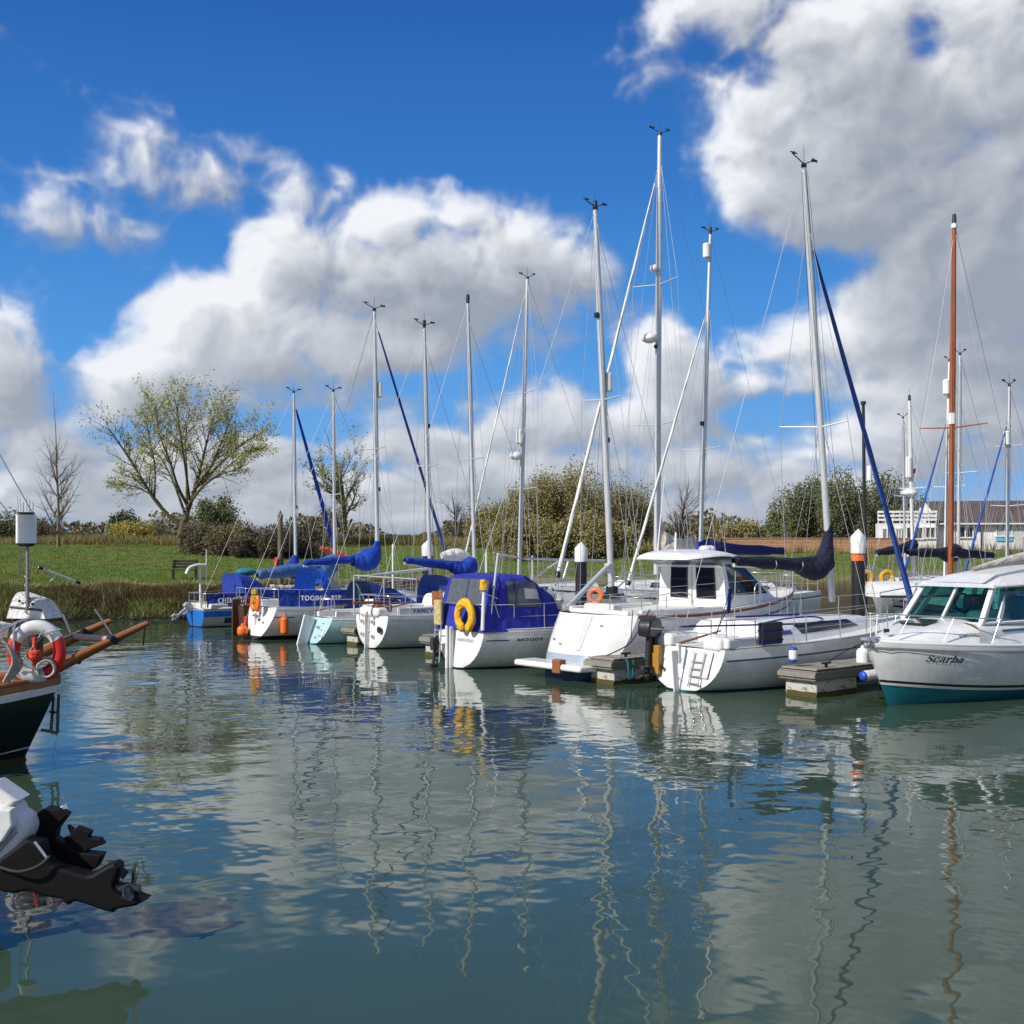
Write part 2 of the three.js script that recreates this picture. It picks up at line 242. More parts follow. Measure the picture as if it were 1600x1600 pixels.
{
  const xs = [], zs = []; for (let x = -70; x <= 70; x += 0.7) xs.push(x); for (let k = 1; k <= 24; k++) { const e = 70 + Math.pow(k / 24, 2.2) * 2400; xs.push(e); xs.unshift(-e); }
  for (let z = -35; z >= -66; z -= 0.4) zs.push(z); for (let z = -67; z >= -130; z -= 1.5) zs.push(z); for (let k = 1; k <= 24; k++) zs.push(-130 - Math.pow(k / 24, 2) * 2600); zs.unshift(120, 0);
  const pos = [], uv = [], col = [], ix = [];
  for (const z of zs) for (const x of xs) {
    const y = z > -34 ? -2.4 : ground(x, z), s = -z - edge(x); pos.push(x, y, z); uv.push(x / 7, z / 7);
    const n = fbm(x * 0.13, 2, z * 0.13, 3) + 0.25 * noise(x * 0.6, 3, z * 0.25), dry = clamp(sstep(0.86, 1.05, (s - 1.5) / rampL(x)) * 1.1 + 0.35 * n + 0.55 * (1 - sstep(2, 4.5, s)), 0, 1), mud = 1 - sstep(0.5, 1.7, s), far = sstep(120, 260, -z);
    let c = [lerp(0.115, 0.27, dry), lerp(0.155, 0.21, dry), lerp(0.026, 0.08, dry)];
    c = [lerp(c[0], 0.075, far), lerp(c[1], 0.11, far), lerp(c[2], 0.03, far)]; c = [lerp(c[0], 0.06, mud), lerp(c[1], 0.045, mud), lerp(c[2], 0.025, mud)]; col.push(...c);
  }
  const w = xs.length; for (let j = 0; j + 1 < zs.length; j++) for (let i = 0; i + 1 < w; i++) { const a = j * w + i; ix.push(a, a + 1, a + w, a + 1, a + w + 1, a + w); }
  const g = new THREE.BufferGeometry(); g.setAttribute('position', new THREE.Float32BufferAttribute(pos, 3)); g.setAttribute('uv', new THREE.Float32BufferAttribute(uv, 2)); g.setAttribute('color', new THREE.Float32BufferAttribute(col, 3)); g.setIndex(ix);
  orient(g, V(0, -900, -300));
  structure('ground', g, new THREE.MeshStandardMaterial({ vertexColors: true, map: T.ground, bumpMap: T.ground, bumpScale: 0.06, roughness: 1 }));
}
// blades, reeds: tufts copied many times
function tuft(n, w, h, lean, seed) {
  const r = rng(seed), pos = []; for (let i = 0; i < n; i++) { const a = r() * 6.283, b = r() * 6.283, R = r() * 0.25, hh = h * (0.55 + 0.45 * r()), l = lean * hh * (0.3 + r()), x = Math.cos(b) * R, z = Math.sin(b) * R, dx = Math.cos(a) * w, dz = Math.sin(a) * w;
    pos.push(x - dx, 0, z - dz, x + dx, 0, z + dz, x + Math.cos(b) * l, hh, z + Math.sin(b) * l); }
  const g = new THREE.BufferGeometry(); g.setAttribute('position', new THREE.Float32BufferAttribute(pos, 3)); g.computeVertexNormals(); return g;
}
function scatter(name, label, category, g, m, count, seed, place, shade) {
  const r = rng(seed), im = new THREE.InstancedMesh(g, m, count), mx = new THREE.Matrix4(), q = new THREE.Quaternion(), c = new THREE.Color(); let k = 0;
  for (let i = 0; i < count * 3 && k < count; i++) { const p = place(r); if (!p) continue; q.setFromAxisAngle(V(0, 1, 0), r() * 6.283); mx.compose(p.at, q, V(p.s, p.s * (p.t || 1), p.s)); im.setMatrixAt(k, mx); const s = shade(r, p); c.setRGB(...s); im.setColorAt(k, c); k++; }
  im.count = k; im.name = numbered(name); im.userData = { kind: 'stuff', label, category }; im.castShadow = im.receiveShadow = true; scene.add(im); return im;
}
const leafy = mat(1, 1, 1, 0.9);
const onGround = (x, z, s = 1, t = 1) => ({ at: V(x, ground(x, z) - 0.03, z), s, t });
scatter('reeds', 'brown dead reeds along the foot of the far bank', 'reeds', tuft(14, 0.014, 0.42, 0.6, 3), leafy, 14000, 4, (r) => { const x = -36 + r() * 34; const s = 0.1 + r() * 1.75; if (x > -6 && r() < 0.7) return null; const z = -edge(x) - s; const q = noise(x * 0.7, 1, z * 0.5) + 0.6 * noise(x * 2.3, 4, z); if (q < -0.25 && r() < 0.6) return null; return onGround(x, z, 0.8 + 0.6 * r(), Math.max(0.15, (0.5 + 0.5 * r()) * (0.8 + 0.9 * q))); }, (r, p) => { const n = noise(p.at.x * 0.9, p.at.y * 2, 3), k = (0.5 + 0.7 * r()) * (1 + 0.5 * n), g = clamp(noise(p.at.x * 0.4, 9, p.at.z) * 1.2, 0, 0.35) + (r() < 0.2 ? 1.5 : 1.05); return [0.3 * k, 0.205 * k * g, 0.11 * k]; });
scatter('bank_grass', 'short green grass on the sloping bank', 'grass', tuft(14, 0.009, 0.075, 0.6, 6), leafy, 60000, 7, (r) => { const d = 47 + 45 * Math.pow(r(), 1.4), x = (r() * 1.1 - 0.55) * d * 0.9, z = -d; if (d - edge(x) < 2) return null; return onGround(x, z, 1 + r() * 0.7, 0.7 + 0.6 * r()); }, (r, p) => { const n = noise(p.at.x * 0.2, 1, p.at.z * 0.2), k = 0.75 + 0.5 * r(); return [lerp(0.11, 0.23, clamp(r() * 0.5 + n * 0.5)) * k, 0.195 * k, 0.032 * k]; });
scatter('tall_grass', 'tall pale dry grass along the top of the bank', 'tall grass', tuft(12, 0.02, 1.0, 0.3, 8), leafy, 12000, 9, (r) => { const x = -62 + r() * 92, s = rampL(x) + (r() * 1.3 - 0.05) * 14; if (x > 4 && r() < 0.85) return null; const z = -edge(x) - s, n = noise(x * 0.12, 2, z * 0.12); if (n < -0.12 + 0.3 * r() - 0.15) return null; return onGround(x, z, 1.1, (0.3 + 0.55 * r()) * (0.8 + 0.9 * n)); }, (r, p) => { const k = 0.5 + 0.6 * r(), g = noise(p.at.x * 0.3, 1, p.at.z * 0.3); return [lerp(0.3, 0.16, clamp(g + 0.3)) * k, lerp(0.24, 0.17, clamp(g + 0.3)) * k, 0.08 * k]; });

// ---------- trees, bushes ----------
function leafMesh(list, size, cols, r, flat = 1) {    // two-triangle leaves at the given points
  const pos = [], col = []; const a = V(0, 0, 0), b = V(0, 0, 0);
  for (const p of list) { const s = size * (0.6 + 0.8 * r()); a.set(r() - 0.5, (r() - 0.5) * flat, r() - 0.5).normalize(); b.set(r() - 0.5, r() - 0.5, r() - 0.5).cross(a).normalize(); const w = 0.5 * s;
    const A = [p.x - b.x * w, p.y - b.y * w, p.z - b.z * w], Bq = [p.x + a.x * s * 0.7, p.y + a.y * s * 0.7, p.z + a.z * s * 0.7], C = [p.x + b.x * w, p.y + b.y * w, p.z + b.z * w], D = [p.x - a.x * s * 0.7, p.y - a.y * s * 0.7, p.z - a.z * s * 0.7];
    pos.push(...A, ...Bq, ...C, ...A, ...C, ...D); const c = cols[Math.floor(r() * cols.length)], k = 0.7 + 0.6 * r(); for (let i = 0; i < 6; i++) col.push(c[0] * k, c[1] * k, c[2] * k); }
  const g = new THREE.BufferGeometry(); g.setAttribute('position', new THREE.Float32BufferAttribute(pos, 3)); g.setAttribute('color', new THREE.Float32BufferAttribute(col, 3)); g.computeVertexNormals(); return g;
}
const leafMat = new THREE.MeshPhysicalMaterial({ vertexColors: true, roughness: 0.85, side: THREE.DoubleSide, transmission: 0.3, thickness: 0 });
const barkMat = (r, g, b) => mat(r, g, b, 0.95, { map: T.cloth });
function grow(out, p, dir, len, rad, lv, o, r) {      // a limb and what grows from it
  const n = lv === 0 ? 5 : 3; let q = p.clone(), d = dir.clone();
  for (let i = 0; i < n; i++) {
    const e = q.clone().addScaledVector(d, len / n), r0 = rad * (1 - 0.62 * i / n), r1 = rad * (1 - 0.62 * (i + 1) / n);
    out.wood.push(tube(q, e, r0, r1, lv < 2 ? 6 : 3, false));
    if (lv >= o.levels) { out.tips.push(e.clone()); if (r() < 0.7) out.tips.push(q.clone().lerp(e, r())); }
    else { const kids = Math.round((o.kids[lv] || 3) / n * (i === 0 && lv === 0 ? 0.3 : 1) + r() * 0.7); for (let k = 0; k < kids; k++) { const side = V(r() - 0.5, r() - 0.5, r() - 0.5).cross(d).normalize(), an = o.angle * (0.7 + 0.6 * r()), nd = d.clone().multiplyScalar(Math.cos(an)).addScaledVector(side, Math.sin(an)).add(V(0, o.up, 0)).normalize(); grow(out, q.clone().lerp(e, 0.3 + 0.7 * r()), nd, len * (o.shrink || 0.58) * (0.7 + 0.5 * r()), r1 * 0.6, lv + 1, o, r); } }
    q = e; d = d.clone().add(V((r() - 0.5) * o.wob, (r() - 0.5) * o.wob + o.up * 0.3, (r() - 0.5) * o.wob)).normalize();
  }
  if (lv < o.levels) grow(out, q, d, len * 0.5, rad * 0.36, Math.max(lv + 1, o.levels - 1), o, r);
}
function tree(name, label, category, base, o, group) {
  const r = rng(o.seed), t = thing(name, label, category, base, 0, group), out = { wood: [], tips: [] };
  if (o.limbs) for (const l of o.limbs) { const pts = l.pts, c = new THREE.CatmullRomCurve3(pts), n = pts.length * 3; for (let i = 0; i < n; i++) { const a = c.getPoint(i / n), b = c.getPoint((i + 1) / n), ra = lerp(l.r0, l.r1, i / n), rb = lerp(l.r0, l.r1, (i + 1) / n); out.wood.push(tube(a, b, ra, rb, 7, false)); if (i / n > (l.from ?? 0.3)) { const d = b.clone().sub(a).normalize(); const kk = l.kids || 2; for (let k = 0; k < kk; k++) { const side = V(r() - 0.5, r() - 0.5, (r() - 0.5) * 1.6).cross(d).normalize(), an = 0.5 + 0.5 * r(); grow(out, b, d.clone().multiplyScalar(Math.cos(an)).addScaledVector(side, Math.sin(an)).add(V(0, o.up, 0)).normalize(), (l.len || 1.9) * (0.6 + 0.7 * r()) * (1 - 0.35 * i / n), rb * 0.42, 1, o, r); } } } }
  else grow(out, V(0, -0.1, 0), V(o.tilt || 0, 1, 0).normalize(), o.h * 0.62, o.r, 0, o, r);
  part('trunk', out.wood, o.bark, t);
  if (o.leaf) { const pts = []; for (const p of out.tips) if (!o.keep || r() < o.keep) for (let k = 0; k < o.leaf; k++) pts.push(p.clone().add(V((r() - 0.5) * o.puff, (r() - 0.5) * o.puff, (r() - 0.5) * o.puff))); part('crown', leafMesh(pts, o.size, o.cols, r), leafMat, t); }
  return t;
}
function bush(name, label, category, base, rx, ry, rz, n, size, cols, seed, o = {}) {
  n = Math.round(n * 2.6); size *= 0.6; cols = cols.map((c) => c.map((v) => v * (o.gain || 1.35)));
  const r = rng(seed), t = thing(name, label, category, base, 0, o.group), stems = [], pts = [];
  const cl = []; for (let i = 0; i < (o.clumps || 16); i++) { const a = r() * 6.283, e = Math.sqrt(r()), h = Math.pow(r(), 0.7); cl.push([Math.cos(a) * rx * e * 0.8, ry * (0.12 + 0.72 * h * Math.sqrt(Math.max(0.05, 1 - 0.75 * e * e))), Math.sin(a) * rz * e * 0.8, 0.16 + 0.2 * r()]); }
  for (let i = 0; i < n; i++) { const c = cl[Math.floor(r() * cl.length)], u = V(r() - 0.5, r() - 0.5, r() - 0.5).normalize().multiplyScalar(Math.pow(r(), 0.45)); pts.push(V(c[0] + u.x * rx * c[3] * 1.5, Math.max(0.05, c[1] + u.y * ry * c[3] * 1.3), c[2] + u.z * rz * c[3] * 1.5)); }
  const ns = o.stems || 70; for (let i = 0; i < ns; i++) { const c = cl[i % cl.length], e = V(c[0] + (r() - 0.5) * rx * 0.5, c[1] + (r() * 0.45) * ry * 0.5, c[2] + (r() - 0.5) * rz * 0.5), b = V(e.x * 0.45 + (r() - 0.5) * rx * 0.3, -0.1, e.z * 0.45); const m = b.clone().lerp(e, 0.55).add(V((r() - 0.5) * 0.3, 0.1, 0)); stems.push(tube(b, m, 0.035, 0.022, 3, false), tube(m, e, 0.022, 0.008, 3, false)); }
  part('stems', stems, barkMat(...(o.bark || [0.09, 0.065, 0.045])), t); part('crown', leafMesh(pts, size, cols, r), leafMat, t); return t;
}
const olive = [[0.2, 0.21, 0.045], [0.16, 0.18, 0.04], [0.25, 0.24, 0.06]], dark = [[0.035, 0.06, 0.018], [0.05, 0.075, 0.02], [0.03, 0.05, 0.02]], brown = [[0.13, 0.09, 0.035], [0.105, 0.085, 0.03], [0.15, 0.115, 0.045]], scrub = [[0.22, 0.18, 0.06], [0.17, 0.155, 0.045], [0.26, 0.21, 0.075], [0.15, 0.14, 0.04]];
{
  // the large tree on the left bank; limbs drawn in the plane of the tree, then spread in depth
  const d = 80, b = at(284, 852, d); b.y = ground(b.x, b.z); const L = (px, py, dz) => at(px, py, d).sub(b).add(V(0, 0, dz));
  const limb = (pts, r0, r1, from, kids, len) => ({ pts: pts.map((p) => L(...p)), r0, r1, from, kids, len });
  tree('spreading_tree', 'large spreading tree just coming into yellow-green leaf on the left bank', 'tree', b, { seed: 21, levels: 3, kids: [4, 4, 3, 3], angle: 0.62, up: 0.16, wob: 0.3, shrink: 0.6, bark: barkMat(0.12, 0.1, 0.05), leaf: 1, puff: 0.2, size: 0.08, keep: 0.42, cols: [[0.4, 0.4, 0.1], [0.33, 0.34, 0.085], [0.46, 0.43, 0.13]],
    limbs: [limb([[284, 856, 0], [283, 835, 0], [287, 812, 0]], 0.3, 0.21, 2), limb([[283, 822, 0], [262, 802, 0.3], [245, 780, 0.6], [232, 755, 1], [210, 715, 1.4], [185, 675, 1.8]], 0.158, 0.05, 0.3, 2, 1.7), limb([[288, 814, 0], [296, 785, -0.3], [306, 745, -0.6], [318, 690, -0.8], [330, 640, -1]], 0.172, 0.04, 0.25, 2, 2), limb([[291, 795, 0], [318, 765, 0.8], [350, 745, 1.6], [385, 735, 2.2]], 0.112, 0.04, 0.3, 2, 1.7), limb([[293, 790, 0], [283, 760, 0.9], [276, 725, 1.5], [262, 680, 2], [258, 640, 2.2]], 0.119, 0.04, 0.3, 2, 1.9), limb([[300, 765, -0.5], [335, 725, -1.3], [368, 690, -2], [395, 672, -2.4]], 0.106, 0.03, 0.3, 2, 1.7), limb([[288, 800, 0], [268, 765, -1.2], [240, 720, -2.4], [215, 690, -3]], 0.099, 0.03, 0.3, 2, 1.7), limb([[296, 780, 0], [300, 735, 1.6], [300, 685, 2.8], [296, 640, 3.2]], 0.099, 0.03, 0.35, 2, 1.8), limb([[300, 770, 0], [322, 720, -2], [345, 665, -3.2]], 0.092, 0.03, 0.35, 2, 1.8), limb([[292, 790, 0], [288, 740, -0.6], [284, 690, -0.9], [290, 635, -1]], 0.099, 0.03, 0.3, 3, 1.8), limb([[318, 765, 0.8], [348, 700, 0.9], [366, 650, 0.6]], 0.079, 0.03, 0.2, 3, 1.6), limb([[245, 780, 0.6], [240, 730, -0.3], [228, 680, -0.6], [222, 645, -0.6]], 0.079, 0.03, 0.25, 3, 1.6), limb([[350, 745, 1.6], [380, 715, 1], [404, 700, 0.6]], 0.046, 0.02, 0.1, 3, 1.2), limb([[262, 802, 0.3], [235, 775, -0.6], [205, 760, -1], [180, 752, -1.4]], 0.073, 0.025, 0.35, 2, 1.3)] });
}
const stand = (px, d, dy = 0) => { const p = at(px, HZ, d); p.y = ground(p.x, p.z) + dy; return p; };
tree('bare_tree', 'slender leafless tree standing left of the large spreading tree', 'tree', stand(91, 78), { seed: 5, h: 9.6, r: 0.12, levels: 4, kids: [24, 7, 5, 3], angle: 0.85, up: 0.14, wob: 0.14, shrink: 0.33, bark: barkMat(0.17, 0.135, 0.1) });
tree('small_tree', 'thin tree with sparse yellow-green leaves behind the masts', 'tree', stand(540, 86), { seed: 9, h: 8.0, r: 0.22, levels: 4, kids: [11, 6, 4, 3], angle: 0.7, up: 0.12, wob: 0.25, shrink: 0.46, bark: barkMat(0.14, 0.12, 0.07), leaf: 1, puff: 0.2, size: 0.085, keep: 0.35, cols: [[0.4, 0.4, 0.1], [0.33, 0.34, 0.09]] });
tree('bare_tree', 'round leafless tree on the skyline left of the willow scrub', 'tree', stand(712, 96), { seed: 14, h: 4.2, r: 0.16, levels: 4, kids: [14, 6, 5, 3], angle: 0.8, up: 0.1, wob: 0.3, shrink: 0.5, bark: barkMat(0.1, 0.075, 0.06) });
tree('bare_tree', 'leafless brown tree right of the willow scrub, behind the tallest mast', 'tree', stand(1062, 84), { seed: 17, h: 5.0, r: 0.17, levels: 4, kids: [14, 6, 5, 3], angle: 0.78, up: 0.12, wob: 0.3, shrink: 0.48, bark: barkMat(0.11, 0.08, 0.06) });
// skyline hedges and far woods
{
  const r = rng(77), pts = [], st = []; const cols = [];
  for (let i = 0; i < 60000; i++) { const x = -190 + r() * 330, z = -170 - 26 * r() - 12 * noise(x * 0.05, 1, 1), hh = 1.3 + 4.2 * Math.max(0, 0.3 + noise(x * 0.09, 2, 2) + 0.6 * noise(x * 0.3, 4, 2)); pts.push(V(x, 2.4 + hh * Math.pow(r(), 0.95), z)); }
  const g = leafMesh(pts, 0.46, [[0.15, 0.11, 0.05], [0.11, 0.11, 0.04], [0.18, 0.135, 0.065], [0.095, 0.085, 0.04]], r);
  const m = part('far_hedgerow', g, leafMat, scene); m.userData = { kind: 'stuff', label: 'brown-green hedgerow and copses far off along the skyline', category: 'hedgerow' };
}
bush('dark_conifer', 'small dark green conifer on the skyline left of the large tree', 'conifer', stand(190, 105), 1.6, 3.1, 1.6, 1500, 0.24, dark, 31);
bush('yellow_bush', 'bright yellow-green bush on the skyline beside the dark conifer', 'bush', stand(206, 98), 1.9, 2.1, 1.6, 1500, 0.17, [[0.33, 0.26, 0.03], [0.26, 0.22, 0.03]], 32);
bush('round_bush', 'dark olive bush at the far left edge of the bank', 'bush', stand(4, 96), 1.8, 3.0, 2, 1500, 0.2, [[0.1, 0.11, 0.035], [0.08, 0.085, 0.035]], 33);
bush('brown_bush', 'brown leafless bush behind the lantern pole', 'bush', stand(66, 100), 2.6, 2.2, 2, 1000, 0.16, brown, 34, { stems: 160 });
bush('grey_green_bush', 'pale grey-green bush just left of the large tree trunk', 'bush', stand(238, 100), 1.6, 2.4, 1.6, 900, 0.15, [[0.17, 0.18, 0.09], [0.14, 0.15, 0.08]], 35, { stems: 120 });
bush('green_tree', 'round grey-green tree right behind the large spreading tree', 'tree', stand(333, 92), 2.0, 4.6, 2, 2600, 0.19, [[0.13, 0.15, 0.05], [0.1, 0.12, 0.045], [0.16, 0.17, 0.06]], 36, { stems: 140 });
bush('bramble_bush', 'brown and green bramble bush right of the large tree trunk', 'bramble', stand(322, 70), 1.5, 2.0, 1.5, 3800, 0.13, [[0.1, 0.075, 0.035], [0.085, 0.085, 0.03]], 37, { stems: 200 });
bush('bramble_bush', 'tall brown bramble thicket behind the boats with blue dodgers, nearest the large tree', 'bramble', stand(362, 68), 1.7, 2.2, 1.6, 4600, 0.13, brown, 38, { stems: 220 });
bush('bramble_bush', 'dark bramble thicket behind the leftmost silver mast', 'bramble', stand(410, 66), 1.8, 1.9, 1.5, 4600, 0.13, [[0.07, 0.05, 0.03], [0.06, 0.055, 0.025], [0.1, 0.07, 0.035]], 39, { stems: 200 });
bush('bramble_bush', 'low dark bramble between the two leftmost masts', 'bramble', stand(462, 68), 1.9, 1.9, 1.5, 4000, 0.13, [[0.07, 0.05, 0.03], [0.06, 0.06, 0.025]], 40, { stems: 160 });
const mound = [[772, 84, 2.2, 3.0, 'leftmost and lowest willow of the scrub'], [812, 80, 2.6, 4.4, 'willow of the scrub behind the mast with a bare boom'], [858, 78, 2.8, 5.4, 'tallest rounded willow in the middle of the scrub'], [905, 77, 2.6, 5.3, 'willow of the scrub behind the white-capped pile'], [950, 79, 2.4, 4.9, 'willow of the scrub behind the mast with diagonal boom'], [992, 82, 2.2, 4.2, 'rightmost willow of the scrub'], [835, 70, 2.4, 2.6, 'low front willow at the left of the scrub'], [925, 70, 2.6, 2.7, 'low front willow at the right of the scrub']];
mound.forEach(([px, d, rx, ry, l], i) => bush('willow_scrub', 'olive-brown ' + l, 'willow', stand(px, d), rx, ry, 2.2, 5200, 0.15, scrub, 50 + i, { stems: 260, clumps: 22, bark: [0.14, 0.12, 0.05] }));
bush('olive_bush', 'olive bush behind the navy boom covers, left of the brick wall', 'bush', stand(1160, 84), 2.1, 1.9, 1.8, 2600, 0.16, scrub, 61, { stems: 150 });
[[1262, 104, 2.9, 5.3, 'leftmost of the dark green trees above the brick wall'], [1318, 100, 2.8, 5.9, 'tallest dark green tree above the brick wall'], [1372, 104, 2.7, 5.6, 'dark green tree behind the black mast'], [1418, 106, 2.4, 4.9, 'dark green tree at the left end of the clubhouse'], [1225, 106, 1.9, 3.2, 'low dark green tree left of the taller dark green trees']].forEach(([px, d, rx, ry, l], i) => bush('dark_tree', l, 'tree', stand(px, d), rx, ry * 1.12, 2.4, 4600, 0.22, [[0.1, 0.12, 0.045], [0.08, 0.1, 0.04], [0.13, 0.14, 0.06]], 70 + i, { stems: 160, clumps: 15 }));
// ---------- boats: shared shapes ----------
const DEG = Math.PI / 180;
function boatAt(name, label, px, py, theta, category = 'sailboat', group, shiftX = 0) {   // origin: stern, centre line, waterline
  const d = EYE * F / (py - HZ), p = at(px, py, d); p.y = 0; const th = theta * DEG; p.x -= Math.cos(th) * shiftX; p.z += Math.sin(th) * shiftX;
  const t = thing(name, label, category, p, th, group), inv = t.matrixWorld.clone().invert(), o = V(0, EYE, 0).applyMatrix4(inv);
  t.cp = (x, y, zz = 0) => { const q = at(x, y, 10).applyMatrix4(inv).sub(o), k = (zz - o.z) / q.z; return o.clone().addScaledVector(q, k); };   // point of the boat's plane z = zz seen at that pixel
  return t;
}
function hullShape(o) {
  const s = { tm: 0.45, bp: 2, ds: -0.08, dr: 0.35, kb: -0.25, rk: 0, ov: 0.8, nS: 2.2, mS: 2.2, nB: 1.25, mB: 1.05, ...o }, h = s;
  h.beam = (t) => s.B / 2 * (t < s.tm ? lerp(s.bt, 1, Math.sin(t / s.tm * Math.PI / 2)) : Math.pow(Math.max(0, 1 - Math.pow((t - s.tm) / (1 - s.tm), s.bp)), s.bq || 0.85));
  h.sheer = (t) => s.fs * (1 - t) * (1 - 2 * t) + s.fm * 4 * t * (1 - t) + s.fb * t * (2 * t - 1);
  h.keel = (t) => t < 0.5 ? lerp(s.ds, -s.dr, Math.sin(t * Math.PI)) : lerp(-s.dr, s.kb, Math.pow((t - 0.5) * 2, 2));
  h.vAt = (t, y) => clamp((y - h.keel(t)) / (h.sheer(t) - h.keel(t)), 0, 1);
  h.half = (t, v) => { const q = t * t, n = lerp(s.nS, s.nB, q), m = lerp(s.mS, s.mB, q); return h.beam(t) * Math.pow(Math.max(0, 1 - Math.pow(1 - v, n)), 1 / m); };
  h.px = (t, v) => t * s.L + s.rk * (v - 0.2) * Math.pow(1 - t, 3) - s.ov * Math.pow(1 - v, 1.25) * Math.pow(t, 4);
  h.pt = (t, v, sd, off = 0) => V(h.px(t, v) + (t > 0.97 ? off : 0), lerp(h.keel(t), h.sheer(t), v), sd * (h.half(t, v) + off));
  h.rail = (t, sd, inset = 0, up = 0) => V(h.px(t, 1) - (t > 0.97 ? inset : 0), h.sheer(t) + up, sd * Math.max(0, h.beam(t) - inset));
  h.c = V(s.L / 2, 0.2, 0);
  h.strip = (lo, hi, off = 0, t0 = 0, t1 = 1, nv = 6, nt = 40) => [1, -1].map((sd) => grid(nt, nv, (u, w) => { const t = lerp(t0, t1, u); return h.pt(t, lerp(h.vAt(t, lo(t)), h.vAt(t, hi(t)), w), sd, off); }, h.c, s.L * (t1 - t0), 0.8));
  h.transom = (lo, hi, bulge = 0.05, off = 0) => grid(8, s.tp ? 24 : 12, (u, w) => { const v = lerp(h.vAt(0, lo), h.vAt(0, hi), u), q = 2 * w - 1; return V(h.px(0, v) - bulge * (1 - Math.pow(Math.abs(q), s.tp || 2)) - off, lerp(h.keel(0), h.sheer(0), v), q * h.half(0, v)); }, h.c, 1, 1.5);
  h.patch = (t0, t1, lo, hi, sd, off = 0.006) => { const g = grid(14, 3, (u, w) => { const t = lerp(t0, t1, sd > 0 ? u : 1 - u); return h.pt(t, h.vAt(t, h.sheer(t) - lerp(lo, hi, w)), sd, off); }, h.c); return g; };
  h.deck = (up = 0.03, t0 = 0, t1 = 1) => grid(30, 8, (u, w) => { const t = lerp(t0, t1, u), q = 2 * w - 1; return V(h.px(t, 1), h.sheer(t) - 0.012 + up * (1 - q * q), q * Math.max(0, h.beam(t) - 0.004)); }, V(s.L / 2, -50, 0), s.L, s.B);
  return h;
}
function hullParts(t, h, o) {
  const wl = o.wl || (() => 0.05), top = o.top || M.white;
  const k = part('hull', [...h.strip((x) => wl(x) + 0.0, (x) => h.sheer(x)), h.transom(wl(0), h.fs, o.bulge ?? 0.05)], top, t);
  part('antifouling', [...h.strip((x) => h.keel(x), wl, 0.002), h.transom(h.keel(0), wl(0), o.bulge ?? 0.05, 0.002)], o.anti || M.anti, t);
  for (const [nm, a, b, m, t0 = 0, t1 = 1] of o.bands || []) part(nm, h.strip((x) => h.sheer(x) - b, (x) => h.sheer(x) - a, 0.008, t0, t1, 2), m, t);
  part('deck', h.deck(), o.deckMat || M.deck, t);
  if (o.rail !== null) part('toe_rail', [1, -1].map((s) => curve(Array.from({ length: 16 }, (_, i) => h.rail(i / 15 * 0.985, s, 0.02, 0.02)), o.railR || 0.022, 5, 40)), o.rail || M.alu, t);
  return k;
}
function cabinShape(o) {
  const s = { e: 0.38, tum: 0.12, sa: 0, sf: 0.3, ...o }, f = (x, u) => typeof x === 'function' ? x(u) : x;
  const C = (u, v, off = 0) => { const p = Math.PI * v, cz = Math.cos(p), fr = Math.pow(Math.max(0, Math.sin(p)), s.e), w = f(s.w, u) + off; return V(lerp(s.x0 + s.sa * fr, s.x1 - s.sf * fr, u), f(s.yb, u) + (f(s.h, u) + off) * fr, w * Math.sign(cz) * Math.pow(Math.abs(cz), s.e) * (1 - s.tum * fr)); };
  const vf = (fr, sd) => { const a = Math.asin(Math.pow(fr, 1 / s.e)) / Math.PI; return sd > 0 ? a : 1 - a; };
  return { C, s, vf, c: V((s.x0 + s.x1) / 2, f(s.yb, 0.5), 0),
    shell: (nu = 14, u0 = 0, u1 = 1, off = 0) => grid(nu, 44, (u, v) => C(lerp(u0, u1, u), v, off), V((s.x0 + s.x1) / 2, f(s.yb, 0.5), 0), s.x1 - s.x0, 2),
    caps: () => [0, 1].map((u) => fan(Array.from({ length: 45 }, (_, i) => C(u, i / 44)), V((s.x0 + s.x1) / 2, f(s.yb, 0.5), 0))),
    win: (u0, u1, f0, f1, sd, off = 0.008, skew = 0) => grid(6, 4, (a, b) => { const fr = lerp(f0, f1, b); return C(lerp(u0, u1, a) + skew * b, vf(fr, sd), off); }, V((s.x0 + s.x1) / 2, 0, 0)),
    face: (end, f0, f1, z0, z1, off = 0.01) => grid(3, 3, (a, b) => { const fr = lerp(f0, f1, a), zz = lerp(z0, z1, b) * f(s.w, end) * (1 - s.tum * fr); return V((end ? s.x1 - s.sf * fr + off : s.x0 + s.sa * fr - off), f(s.yb, end) + f(s.h, end) * fr, zz); }, V((s.x0 + s.x1) / 2, 0, 0)) };
}
function cabinPart(t, name, C, m, wins = [], wm = M.smoke) { const p = part(name, [C.shell(), ...C.caps()], m, t); for (const g of wins) part('window', g, wm, p); return p; }
function sleeve(pts, rad, seg = 10, sy = 1) {         // a soft roll with changing girth
  const c = new THREE.CatmullRomCurve3(pts), n = pts.length * 5; const up = V(0, 1, 0);
  const g = grid(n, seg, (u, v) => { const p = c.getPoint(u), d = c.getTangent(u), s = d.clone().cross(up).normalize(), q = s.clone().cross(d).normalize(), a = v * 2 * Math.PI, R = rad(u); return p.addScaledVector(s, Math.cos(a) * R).addScaledVector(q, Math.sin(a) * R * sy); }, pts[0].clone().lerp(pts[pts.length - 1], 0.5), 2, 0.5);
  return [g, fan(Array.from({ length: seg }, (_, i) => { const p = c.getPoint(0), d = c.getTangent(0), s = d.clone().cross(up).normalize(), q = s.clone().cross(d).normalize(), a = i / seg * 6.2832; return p.addScaledVector(s, Math.cos(a) * rad(0)).addScaledVector(q, Math.sin(a) * rad(0) * sy); }), pts[1]), ];
}
